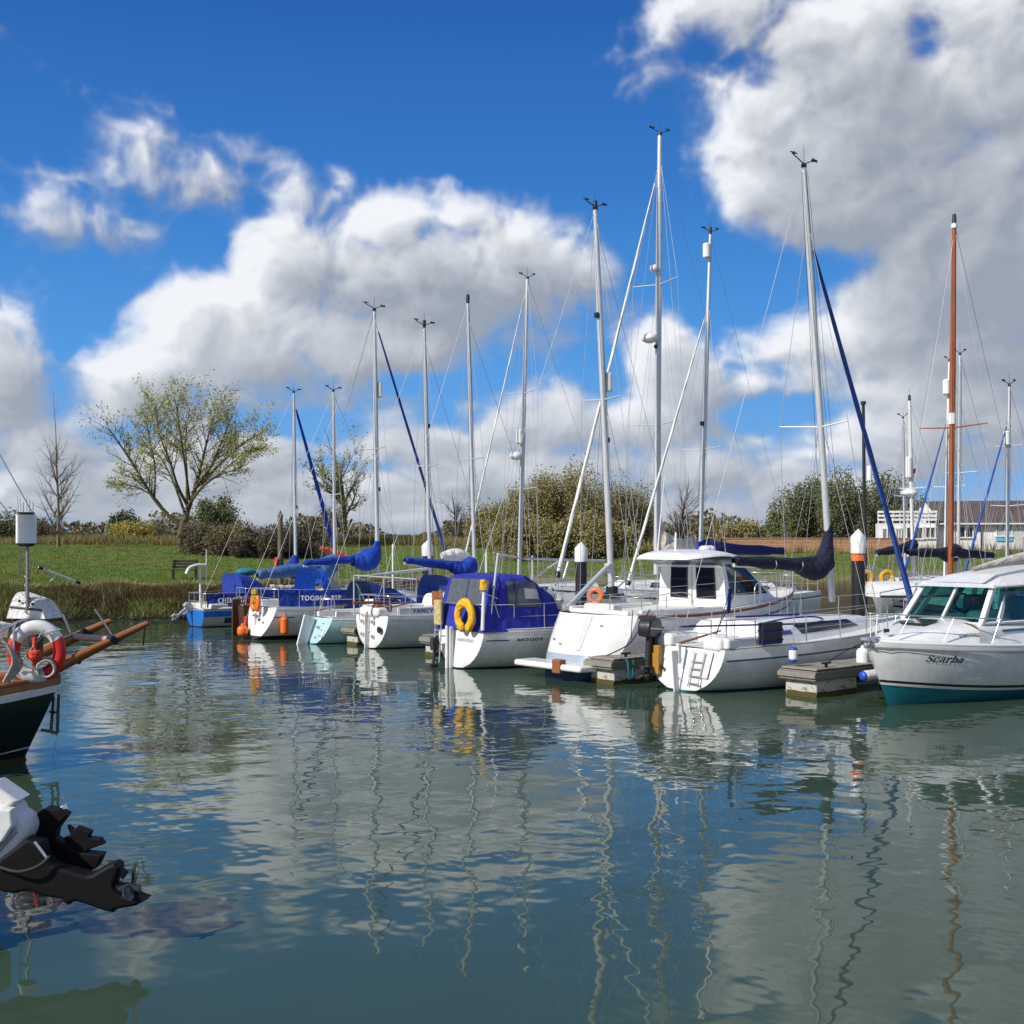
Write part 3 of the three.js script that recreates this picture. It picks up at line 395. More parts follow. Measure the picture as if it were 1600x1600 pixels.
function rails(t, h, o = {}) {                        // stanchions, wires, pushpit, pulpit
  const H = o.h || 0.55, ts = o.ts || [0.2, 0.36, 0.52, 0.68, 0.83], z = 0.07, far = o.both === false ? [1] : [1, -1];
  for (const s of far) for (const q of ts) part('stanchion', tube(h.rail(q, s, z), h.rail(q, s, z + 0.02, H), 0.014, 0.012, 5), M.steel, t);
  for (const s of far) for (const f of [0.52, 1]) part('guard_wire', bent([0.1, ...ts, 0.9].map((q) => h.rail(q, s, z + 0.02 * f, H * f)), 0.006, 4), M.wire, t);
  if (o.pulpit !== false) part('pulpit', [curve([h.rail(0.9, 1, z, H), h.rail(0.985, 1, 0.02, H + 0.08), V(h.L + 0.1, h.fb + H + 0.1, 0), h.rail(0.985, -1, 0.02, H + 0.08), h.rail(0.9, -1, z, H)], 0.014, 6, 30), ...[1, -1].flatMap((s) => [tube(h.rail(0.9, s, z), h.rail(0.9, s, z, H), 0.013), tube(h.rail(0.97, s, 0.03), h.rail(0.985, s, 0.02, H + 0.08), 0.013)])], M.steel, t);
  if (o.pushpit !== false) part('pushpit', [curve([h.rail(0.1, 1, z, H), h.rail(0.012, 1, z, H), V(0.06, h.fs + H, 0), h.rail(0.012, -1, z, H), h.rail(0.1, -1, z, H)], 0.014, 6, 30), ...[1, -1].flatMap((s) => [tube(h.rail(0.1, s, z), h.rail(0.1, s, z, H), 0.013), tube(h.rail(0.014, s, z), h.rail(0.012, s, z, H), 0.013), tube(h.rail(0.02, s, h.beam(0) * 0.55), h.rail(0.02, s, h.beam(0) * 0.55, H), 0.013)]), tube(h.rail(0.012, 1, z, H * 0.5), h.rail(0.012, -1, z, H * 0.5), 0.01)], M.steel, t);
}
function masthead(t, top, r, o = {}) {
  const k = o.k || 1, g = [tube(top, top.clone().add(V(0, 0.1 * k, 0)), r * 1.15, r * 1.05, 8)], y = top.y + 0.1 * k;
  if (o.arms !== false) { g.push(tube(V(top.x, y, 0), V(top.x - 0.42 * k, y + 0.16 * k, 0), 0.013), ball(0.045 * k, top.x - 0.42 * k, y + 0.2 * k, 0), tube(V(top.x - 0.55 * k, y + 0.21 * k, 0), V(top.x - 0.28 * k, y + 0.21 * k, 0), 0.014)); g.push(tube(V(top.x, y, 0), V(top.x + 0.3 * k, y + 0.12 * k, 0.05), 0.012), ball(0.05 * k, top.x + 0.3 * k, y + 0.14 * k, 0.05), box(0.2 * k, 0.07 * k, 0.012, top.x + 0.38 * k, y + 0.14 * k, 0.05)); }
  g.push(tube(V(top.x, y, 0), V(top.x, y + (o.aerial || 0.5) * k, 0), 0.008, 0.005, 4)); if (o.lamp) g.push(tube(V(top.x, y, 0), V(top.x, y + 0.16, 0), 0.06, 0.05, 8));
  part('masthead_fittings', g, M.black, t);
}
function rig(t, h, o) {                               // mast, spreaders, stays
  const { foot, top } = o, dir = top.clone().sub(foot), onM = (f) => foot.clone().addScaledVector(dir, f), r = o.r || 0.065, m = o.mat || M.alu, xc = foot.x / h.L;
  const mast = part('mast', [tube(foot, onM(0.75), r, r * 0.97, 10), tube(onM(0.75), top, r * 0.97, r * 0.72, 10)], m, t);
  masthead(t, top, r * 0.72, o.head);
  const ch = (s, dx) => h.rail(clamp((foot.x + dx) / h.L, 0.02, 0.98), s, 0.08);
  for (const [f, w, sw = 0.1, dz = 0] of o.spreaders || [[0.5, 0.75]]) for (const s of [1, -1]) {
    const a = onM(f), b = a.clone().add(V(-sw, w * 0.06, s * w)); part('spreader', tube(a, b, 0.022, 0.016, 6), o.spMat || m, t);
    part('shroud', bent([onM(o.hf || 0.985).add(V(0, 0, s * r * 0.6)), b, ch(s, 0)], 0.007, 4), M.wire, t);
    part('shroud', tube(a.clone().add(V(0, -0.1, s * r)), ch(s, -0.35), 0.006, 0.006, 4), M.wire, t);
    part('shroud', tube(a.clone().add(V(0, -0.1, s * r)), ch(s, 0.3), 0.006, 0.006, 4), M.wire, t);
  }
  const hf = onM(o.hf || 0.985), bow = o.bow || V(h.L - 0.12, h.fb + 0.1, 0);
  part('forestay', tube(hf, bow, 0.007, 0.007, 4), M.wire, t);
  if (o.furl) { const a = hf.clone().lerp(bow, 0.05), b = hf.clone().lerp(bow, 0.975); part('furled_headsail', sleeve([a, hf.clone().lerp(bow, 0.3), hf.clone().lerp(bow, 0.7), b], (u) => (o.furlR || 0.06) * (0.45 + 0.75 * Math.pow(u, 0.7)) * (1 + 0.06 * Math.sin(u * 60)), 8), o.furl, t); part('furler_drum', tube(b, b.clone().lerp(bow, 0.5), 0.09, 0.09, 10), M.black, t); }
  if (o.back !== null) part('backstay', tube(top, o.back || V(0.1, h.fs + 0.05, 0), 0.007, 0.007, 4), M.wire, t);
  for (const x of o.halyards || [0.12, -0.12]) part('halyard', tube(top.clone().add(V(0, -0.1, x * 0.4)), foot.clone().add(V(x * 0.6, 0.25, x)), 0.005, 0.005, 4), M.ropeDark, t);
  for (const [f, dx, R, L] of o.reflectors || []) { const c = onM(f); c.x += dx; part('radar_reflector', [tube(c.clone().add(V(0, -L / 2, 0)), c.clone().add(V(0, L / 2, 0)), R, R, 12), ball(R, c.x, c.y + L / 2, c.z, 1, 0.5, 1), ball(R, c.x, c.y - L / 2, c.z, 1, 0.5, 1), tube(onM(f), c, 0.02)], M.white, t); }
  for (const [f, dx] of o.lamps || []) { const c = onM(f); part('mast_lamp', [rbox(0.12, 0.14, 0.12, 0.03, c.x + dx, c.y, 0), tube(c, c.clone().add(V(dx, 0, 0)), 0.015)], M.black, t); }
  return { onM, mast };
}
function boom(t, a, b, o = {}) {                      // a at the mast, b at the outer end
  part('boom', tube(a, b, 0.05, 0.045, 8), o.mat || M.alu, t);
  if (o.cover) { const R = o.R || 0.13, pts = [0, 0.12, 0.3, 0.6, 0.85, 1].map((f) => a.clone().lerp(b, f).add(V(0, R * (f < 0.2 ? (1.2 - f) * (o.hump || 1.4) * 0.5 : 0.5), 0)));
    part('sail_cover', sleeve(pts, (u) => R * (1 - 0.5 * u + 0.05 * Math.sin(u * 21)) * (u > 0.97 ? 0.6 : 1), 12, 1.15), o.cover, t);
    if (o.hump) { const c = a.clone().add(V(-0.02, 0, 0)), big = o.flare || 1.1; part('sail_cover', sleeve([c.clone().add(V(0.02, o.up || 0.75, 0)), c.clone().add(V(-0.03, (o.up || 0.75) * 0.6, 0)), c.clone().lerp(b, 0.05).add(V(0, 0.2, 0)), c.clone().lerp(b, 0.16).add(V(0, 0.0, 0)), c.clone().lerp(b, 0.34).add(V(0, 0.04, 0))], (u) => (o.mr || 0.09) + R * big * Math.pow(Math.sin(Math.min(1, u * 1.25) * Math.PI / 2), 2.2) * (1 - 0.75 * Math.max(0, u - 0.7) / 0.3), 12), o.cover, t); } }
}
function capsule(a, b, r, m, endM, label, cat, group, lineTo, cap = 0.2) {   // a fender
  const t = thing('fender', label, cat || 'fender', a.clone().lerp(b, 0.5), 0, group), o = t.position, A = a.clone().sub(o), B = b.clone().sub(o), d = B.clone().sub(A), L = d.length();
  const prof = []; for (let i = 0; i <= 6; i++) prof.push(new THREE.Vector2(Math.max(0.001, r * Math.sin(i / 6 * Math.PI / 2)), -r * 0.8 * Math.cos(i / 6 * Math.PI / 2))); for (let i = 0; i <= 6; i++) prof.push(new THREE.Vector2(Math.max(0.001, r * Math.cos(i / 6 * Math.PI / 2)), L + r * 0.8 * Math.sin(i / 6 * Math.PI / 2)));
  const q = new THREE.Quaternion().setFromUnitVectors(V(0, 1, 0), d.clone().normalize()), put = (g) => { g.applyQuaternion(q); g.translate(A.x, A.y, A.z); return g; };
  part('body', put(new THREE.LatheGeometry(prof, 16)), m, t);
  for (const y of endM === m ? [L + r * 0.85] : [-r * 0.55, L + r * 0.55]) part('end_cap', put(new THREE.SphereGeometry(r * (endM === m ? 0.3 : 0.97), 12, 8).scale(1, endM === m ? 1 : 0.62, 1).translate(0, y, 0)), endM, t);
  if (lineTo) part('lanyard', tube(B, lineTo.clone().sub(o), 0.008, 0.008, 5), M.rope, t);
  return t;
}
function outboard(t, pos, turn, tilt, k = 1, cowl = M.black, legM = M.black) {  // mounted engine, leg down, +x forward
  const g = new THREE.Group(); g.name = 'outboard_motor'; g.position.copy(pos); g.rotation.set(0, turn, tilt, 'YXZ'); g.scale.setScalar(k); t.add(g);
  const s = new THREE.Shape(); s.moveTo(-0.3, 0); s.quadraticCurveTo(-0.36, 0.2, -0.24, 0.29); s.quadraticCurveTo(-0.05, 0.37, 0.12, 0.3); s.quadraticCurveTo(0.2, 0.22, 0.18, 0.02); s.quadraticCurveTo(0, -0.05, -0.3, 0);
  part('cowling', new THREE.ExtrudeGeometry(s, { depth: 0.2, bevelEnabled: true, bevelSize: 0.05, bevelThickness: 0.06, bevelSegments: 3, curveSegments: 8 }).translate(0, 0, -0.1), cowl, g);
  part('cowling_stripe', [rbox(0.5, 0.03, 0.335, 0.01, -0.06, 0.13, 0)], M.whiteSpar, g);
  part('leg', [rbox(0.17, 0.78, 0.12, 0.04, -0.08, -0.38, 0), rbox(0.3, 0.03, 0.24, 0.01, -0.14, -0.72, 0), rbox(0.12, 0.24, 0.05, 0.02, -0.08, -0.84, 0), ball(0.07, -0.1, -0.9, 0, 2.6, 1, 1), rbox(0.1, 0.14, 0.02, 0.01, -0.12, -1.0, 0, 0, 0.25)], legM, g);
  part('propeller', [0, 1, 2].map((i) => { const q = new THREE.SphereGeometry(0.1, 8, 6).scale(0.12, 1, 0.55); q.rotateY(0.5); q.translate(0, 0.09, 0); q.rotateX(i * 2.094); q.translate(-0.31, -0.9, 0); return q; }), legM, g);
  part('bracket', [rbox(0.1, 0.34, 0.22, 0.03, 0.07, -0.2, 0), tube(V(0.1, 0.08, 0), V(0.55, 0.16, 0), 0.022)], legM, g);
  return g;
}
function cowlText(t, parent, tex, g, name = 'lettering') { return part(name, g, new THREE.MeshStandardMaterial({ map: tex, alphaTest: 0.35, roughness: 0.6, side: THREE.DoubleSide }), parent || t); }
const quad = (a, b, c, d) => { const g = grid(2, 2, (u, v) => a.clone().lerp(b, u).lerp(d.clone().lerp(c, u), v)); return g; };   // a-b bottom edge, d-c top edge, u to the right
function clothPanel(t, name, h, t0, t1, up, sd, m, tex) {   // weather cloth laced between the rail and the guard wire
  const fn = (off) => (u, w) => { const q = lerp(t0, t1, u), p = h.rail(q, sd, 0.07 + 0.02 * w, 0.02 + up * w); p.z += sd * (off + 0.012 * Math.sin(u * 19) * (1 - w)); return p; };
  const p = part(name, [grid(24, 5, fn(0.012), h.c, 2, 0.5), grid(24, 5, fn(-0.004), h.c, 2, 0.5)], m, t);
  if (tex) { const [a, b, lo, hi] = tex.at; cowlText(t, p, tex.tex, grid(16, 3, (u, w) => fn(0.02)((lerp(a, b, u) - t0) / (t1 - t0), lerp(lo, hi, w)), h.c)); }
  return p;
}
const horseshoe = (name, label, category, p, turn, R, r, m, gap, group) => { const t = thing(name, label, category, p, turn, group); const a0 = -Math.PI / 2 + gap; part('ring', [ring(R, r, 0, 0, 0, a0, 1.5 * Math.PI - gap), ball(r, R * Math.cos(a0), R * Math.sin(a0), 0), ball(r, -R * Math.cos(a0), R * Math.sin(a0), 0)].map((g) => g.scale(1, 1.12, 0.75)), m, t); return t; };
const rope = (label, pts, r = 0.012, m = M.ropeDark, group) => solo('mooring_rope', curve(pts, r, 5, 24), m, label, 'rope', group);
function smallPrint(n, seed, emblem) {               // print too small to read in the photograph: an emblem and a row of faint strokes
  const c = document.createElement('canvas'), r = rng(seed); c.width = 384; c.height = 64; const x = c.getContext('2d'); x.strokeStyle = x.fillStyle = '#8d939c'; x.lineWidth = 5; let o = 20;
  if (emblem) { x.beginPath(); x.arc(36, 32, 24, 0, 6.3); x.stroke(); x.beginPath(); x.arc(36, 32, 11, 0, 6.3); x.fill(); o = 100; }
  for (let i = 0; i < n; i++) { const w = (370 - o) / n; x.strokeRect(o + i * w, 20 + r() * 4, w * 0.6, 24); if (r() < 0.5) { x.beginPath(); x.moveTo(o + i * w, 32); x.lineTo(o + i * w + w * 0.6, 32); x.stroke(); } }
  const t = new THREE.CanvasTexture(c); t.colorSpace = THREE.SRGBColorSpace; return t;
}
// ---------- first row: sterns towards the channel, from right to left ----------
const R39 = 39, NEAR = null;
// right-hand sailing yacht with navy boom cover
{
  const t = boatAt('sailing_yacht', 'white sailing yacht with navy boom cover, black outboard and stern boarding ladder', 1066, 1079, R39);
  const h = hullShape({ L: 8.3, B: 2.85, bt: 0.68, fs: 0.86, fm: 0.98, fb: 1.22, rk: 0.22, ov: 0.75, tm: 0.42, dr: 0.4, ds: -0.02, nS: 2.3, mS: 2.2 });
  hullParts(t, h, { wl: () => 0.035, anti: M.teal, bands: [['sheer_stripe', 0.2, 0.235, mat(0.02, 0.1, 0.2, 0.4), 0.01, 0.99], ['deck_moulding', 0.0, 0.2, M.white, 0.012, 0.985]], bulge: 0.06 });
  const yb = (x) => h.sheer(x / h.L) - 0.02;
  const c = cabinShape({ x0: 1.35, x1: 6.1, w: (u) => lerp(1.06, 0.5, u * u), h: (u) => lerp(0.5, 0.26, Math.pow(u, 1.5)), yb: (u) => yb(lerp(1.35, 6.1, u)), sa: 0.06, sf: 0.6, tum: 0.2 });
  const cr = cabinPart(t, 'coachroof', c, M.white, [1, -1].map((s) => c.win(0.27, 0.8, 0.36, 0.8, s, 0.008, -0.03)));
  part('blue_stripe', c.win(0.02, 0.2, 0.4, 0.55, 1), mat(0.02, 0.06, 0.26, 0.4), cr); 
  part('handrail', [curve([c.C(0.06, 0.26, 0.02), c.C(0.2, 0.26, 0.08), c.C(0.45, 0.26, 0.08), c.C(0.55, 0.26, 0.02)], 0.018, 6, 20)], M.royal, cr);
  part('coaming', [1, -1].map((s) => rbox(1.3, 0.24, 0.2, 0.07, 0.85, h.sheer(0.1) + 0.1, s * 0.92)), M.white, t);
  part('stern_locker', [1, -1].map((s) => rbox(0.7, 0.3, 0.5, 0.1, 0.45, h.fs + 0.1, s * 0.66)), M.white, t);
  const bag = part('stowed_board', rbox(0.62, 0.44, 0.14, 0.03, 1.25, h.sheer(0.15) + 0.28, h.beam(0.15) + 0.0), M.black, t); part('strap', [rbox(0.64, 0.04, 0.15, 0.01, 1.25, h.sheer(0.15) + 0.34, h.beam(0.15) + 0.002), rbox(0.64, 0.04, 0.15, 0.01, 1.25, h.sheer(0.15) + 0.14, h.beam(0.15) + 0.002)], M.royal, bag);
  const zi = -0.07, T0 = (y, z) => V(h.px(0, h.vAt(0, y)) - 0.1, y, z);
  part('boarding_ladder', [tube(T0(0.78, 0.3), T0(0.12, 0.24), 0.014), tube(T0(0.78, 0.56), T0(0.12, 0.5), 0.014), ...[0.18, 0.32, 0.46, 0.6].map((y) => tube(T0(y, 0.25), T0(y, 0.53), 0.016))], M.steel, t);
  part('transom_recess', [quad(T0(0.3, 0.16), T0(0.3, 0.68), T0(0.82, 0.74), T0(0.82, 0.16)).translate(0.035, 0, 0)], paint(0.6, 0.6, 0.6), t);
  part('rudder', [rbox(0.16, 0.95, 0.035, 0.015, -0.22, 0.35, 0.02, 0, 0.1), rbox(0.1, 0.4, 0.07, 0.02, -0.12, 0.75, 0.02)], M.white, t); part('tiller', tube(V(-0.1, 0.95, 0), V(1.1, 1.15, 0.05), 0.025, 0.02), M.teak, t);
  part('rudder_pintle', [rbox(0.1, 0.05, 0.05, 0.01, -0.1, 0.25, 0.02), rbox(0.1, 0.05, 0.05, 0.01, -0.08, 0.62, 0.02)], M.steel, t);
  part('outlet', [tube(T0(0.42, -0.5), T0(0.42, -0.5).add(V(-0.03, 0, 0)), 0.04), tube(T0(0.55, -0.2), T0(0.55, -0.2).add(V(-0.03, 0, 0)), 0.03)], M.black, t);
  outboard(t, T0(0.98, -0.82).add(V(-0.12, 0.1, 0)), 0.25, -0.08, 0.92);
  part('outboard_bracket', [rbox(0.12, 0.42, 0.3, 0.03, T0(0.6, -0.7).x - 0.02, 0.66, -0.74), box(0.05, 0.42, 0.2, T0(0.4, -0.6).x - 0.04, 0.5, -0.66)], mat(0.45, 0.22, 0.03, 0.6, { map: T.wood }), t);
  rails(t, h, { ts: [0.27, 0.4, 0.52, 0.64, 0.77], h: 0.58 });
  part('wire_sleeve', tube(t.cp(1150, 964, 1.2), t.cp(1248, 960, 1.28), 0.02), M.royal, t); part('wire_sleeve', tube(t.cp(1066, 979, 1.1), t.cp(1244, 975, 1.28), 0.018), M.royal, t);
  const foot = t.cp(1300, 940), top = t.cp(1256, 262);
  foot.y = Math.max(foot.y, h.sheer(0.6) + 0.3);
  const { onM } = rig(t, h, { foot, top, r: 0.075, spreaders: [[0.408, 0.92, 0.28]], spMat: M.whiteSpar, hf: 0.86, furl: M.sailBlue, furlR: 0.062, back: V(0.1, h.fs + 0.5, 0), halyards: [0.14, -0.16, 0.25], head: { k: 0.85 } });
  boom(t, onM(0.075).add(V(-0.05, 0, 0)), t.cp(1146, 883, 0.05), { cover: M.midnight, R: 0.17, hump: 1.6, up: 1.0, mr: 0.1 });
  part('sail_tie', [0.35, 0.62].map((f) => { const g = new THREE.TorusGeometry(0.16 * (1 - f * 0.35), 0.012, 6, 16); g.rotateY(Math.PI / 2); const p = onM(0.075).lerp(t.cp(1146, 883, 0.05), f); g.translate(p.x, p.y + 0.06, p.z); return g; }), M.sail, t);
  part('mainsheet', [tube(t.cp(1150, 890, 0.05), V(0.9, h.fs + 0.2, 0.1), 0.01), tube(t.cp(1165, 888, 0.05), V(1.1, h.fs + 0.2, -0.1), 0.01)], M.ropeDark, t);
  part('danbuoy', [tube(V(0.25, 0.9, -0.95), V(0.28, 2.5, -0.95), 0.012), tube(V(0.4, 1.0, 1.0), V(0.42, 2.4, 1.02), 0.01)], M.wire, t);
  part('blue_pennant', quad(t.cp(1136, 958, 0.9), t.cp(1141, 958, 0.9), t.cp(1144, 920, 0.9), t.cp(1138, 920, 0.9)), M.blue, t);
  NEARBOATS('hunter', t, h);
}
function NEARBOATS(k, t, h) { (NEARBOATS.list ||= {})[k] = { t, h }; }
// white motor cruiser with wheelhouse
{
  const t = boatAt('motor_cruiser', 'white motor cruiser with wheelhouse, wide rounded transom and low bathing platform', 912, 1056, R39, 'motor boat', null, 0.24);
  const h = hullShape({ L: 7.6, B: 2.95, bt: 0.86, fs: 1.38, fm: 1.42, fb: 1.75, rk: 0.85, tp: 3.2, ov: 1.1, tm: 0.35, dr: 0.35, ds: -0.25, nS: 2.4, mS: 2.6, bp: 2.4 });
  const k = hullParts(t, h, { wl: (x) => lerp(0.2, 0.42, x * x), anti: M.antiBlue, bands: [['rubbing_strake', 0.0, 0.06, mat(0.3, 0.08, 0.04, 0.5, { map: T.wood }), 0.0, 1], ['blue_band', 0.9, 1.04, M.navy, 0.06, 0.9], ['blue_line', 0.24, 0.275, mat(0.02, 0.05, 0.25, 0.4), 0.2, 0.95]], bulge: 0.5 });
  part('transom_band', h.transom(0.36, 0.52, 0.5, 0.012), mat(0.3, 0.36, 0.44, 0.4, { map: T.grime }), t);
  const plat = part('bathing_platform', [rbox(0.62, 0.14, 2.2, 0.06, -0.62, 0.3, 0.06)], M.white, t); part('platform_step', rbox(0.2, 0.3, 0.26, 0.03, -0.86, 0.32, 0.42), mat(0.32, 0.11, 0.05, 0.5, { map: T.wood }), plat);
  part('transom_door', h.transom(0.62, 1.34, 0.5, 0.02).applyMatrix4(new THREE.Matrix4().makeScale(1, 1, 0.16)).translate(-0.01, 0, 0.3), paint(0.55, 0.55, 0.56), t);
  part('cleat', [[-0.95, 1.1], [-0.6, 0.8], [0.7, 1.15], [-0.3, 0.72]].map(([z, y]) => rbox(0.05, 0.05, 0.09, 0.015, h.px(0, h.vAt(0, y)) - 0.5 * (1 - Math.pow(Math.abs(z) / 1.2, 3.2)) - 0.02, y, z)), M.steel, t);
  const c = cabinShape({ x0: 3.75, x1: 6.1, w: (u) => lerp(1.1, 0.9, u), h: () => 1.2, yb: () => 1.36, sa: -0.02, sf: 1.6, e: 0.16, tum: 0.1 });
  const wh = part('wheelhouse', [c.shell(), ...c.caps()], M.white, t);
  for (const s of [1, -1]) part('window', c.win(0.1, 0.93, 0.3, 0.9, s, 0.008, 0.02), M.smoke, wh);
  const aft = [[-0.62, -0.12], [0.18, 0.72]]; for (const [z0, z1] of aft) { part('window', c.face(0, 0.24, 0.88, z0, z1, 0.012), M.smoke, wh); const q = (f, z) => V(c.s.x0 + c.s.sa * f - 0.016, 1.36 + 1.2 * f, z * 1.1 * (1 - 0.1 * f)); part('window_frame', merged(bent([q(0.24, z0), q(0.24, z1), q(0.88, z1), q(0.88, z0), q(0.24, z0)], 0.018, 6)), M.rubber, wh); }
  part('windscreen', c.face(1, 0.2, 0.92, -0.9, 0.9), M.smoke, wh); part('door_post', [box(0.03, 1.1, 0.03, 3.72, 1.9, 0.02)], paint(0.6, 0.6, 0.6), wh);
  const rf = cabinShape({ x0: 2.7, x1: 4.95, w: (u) => 1.12 - 0.25 * u * u * u - 0.3 * Math.pow(1 - u, 6), h: () => 0.16, yb: (u) => 2.56 + 0.1 * Math.sin(u * Math.PI) - 0.1 * u * u, sa: 0.1, sf: 0.3, e: 0.7, tum: 0.05 });
  const roof = part('roof', [rf.shell(), ...rf.caps()], M.white, t);
  { const xe = (z) => 2.8 + 0.5 * Math.pow(Math.abs(z) / 1.05, 4), under = (w0, w1) => grid(18, 4, (u, w) => { const z = lerp(-1.04, 1.04, u), k = lerp(w0, w1, w); return V(lerp(xe(z), 3.735, k), lerp(2.57, 2.36, Math.pow(k, 0.8)), z); }, V(3.4, 3.2, 0));
    part('roof_lining', under(0.0, 0.62), M.navy, roof); part('roof_underside', under(0.62, 1), M.white, roof); }
  part('searchlight', [ball(0.13, 4.5, 2.8, -0.1, 1.2, 0.7, 1.2)], M.white, roof); part('searchlight', [ball(0.12, 3.9, 2.82, 0.3, 1.3, 0.6, 1.3)], M.white, roof);
  part('aerial', [tube(V(3.5, 2.65, -0.3), V(3.52, 3.2, -0.3), 0.03, 0.025), tube(V(3.3, 2.7, -0.7), V(3.55, 4.6, -0.7), 0.02, 0.008)], M.white, roof);
  const fd = cabinShape({ x0: 5.6, x1: 7.0, w: (u) => lerp(0.9, 0.4, u), h: (u) => lerp(0.36, 0.1, u), yb: () => 1.42, sf: 0.4 }); cabinPart(t, 'foredeck_cabin', fd, M.white);
  part('coaming', [rbox(2.7, 0.14, 0.1, 0.04, 2.2, 1.42, 1.14), rbox(2.7, 0.14, 0.1, 0.04, 2.2, 1.42, -1.14), rbox(0.1, 0.12, 1.9, 0.04, 0.72, 1.4, 0)], M.white, t);
  part('cockpit_seat', [rbox(0.3, 0.22, 1.0, 0.06, 1.1, 1.46, -0.3)], paint(0.62, 0.62, 0.6), t);
  part('side_rail', [curve([V(4.6, 1.45, 1.22), V(4.7, 1.95, 1.18), V(5.2, 2.0, 1.14), V(6.2, 1.98, 0.95)], 0.016, 6, 30), tube(V(4.9, 1.45, 1.2), V(4.9, 2.0, 1.14), 0.014)], M.steel, t);
  rails(t, h, { ts: [0.62, 0.75], pushpit: false, h: 0.6 });
  part('stern_rail', [curve([V(2.6, 1.42, 1.15), V(2.45, 1.78, 1.15), V(0.95, 1.76, 1.1), V(0.85, 1.76, 0.2)], 0.012, 6, 24), tube(V(0.95, 1.38, 1.1), V(0.95, 1.76, 1.1), 0.012), tube(V(0.85, 1.38, 0.2), V(0.85, 1.76, 0.2), 0.012), tube(V(1.7, 1.38, 1.13), V(1.7, 1.77, 1.13), 0.012)], M.steel, t);
  NEARBOATS('cruiser', t, h);
}
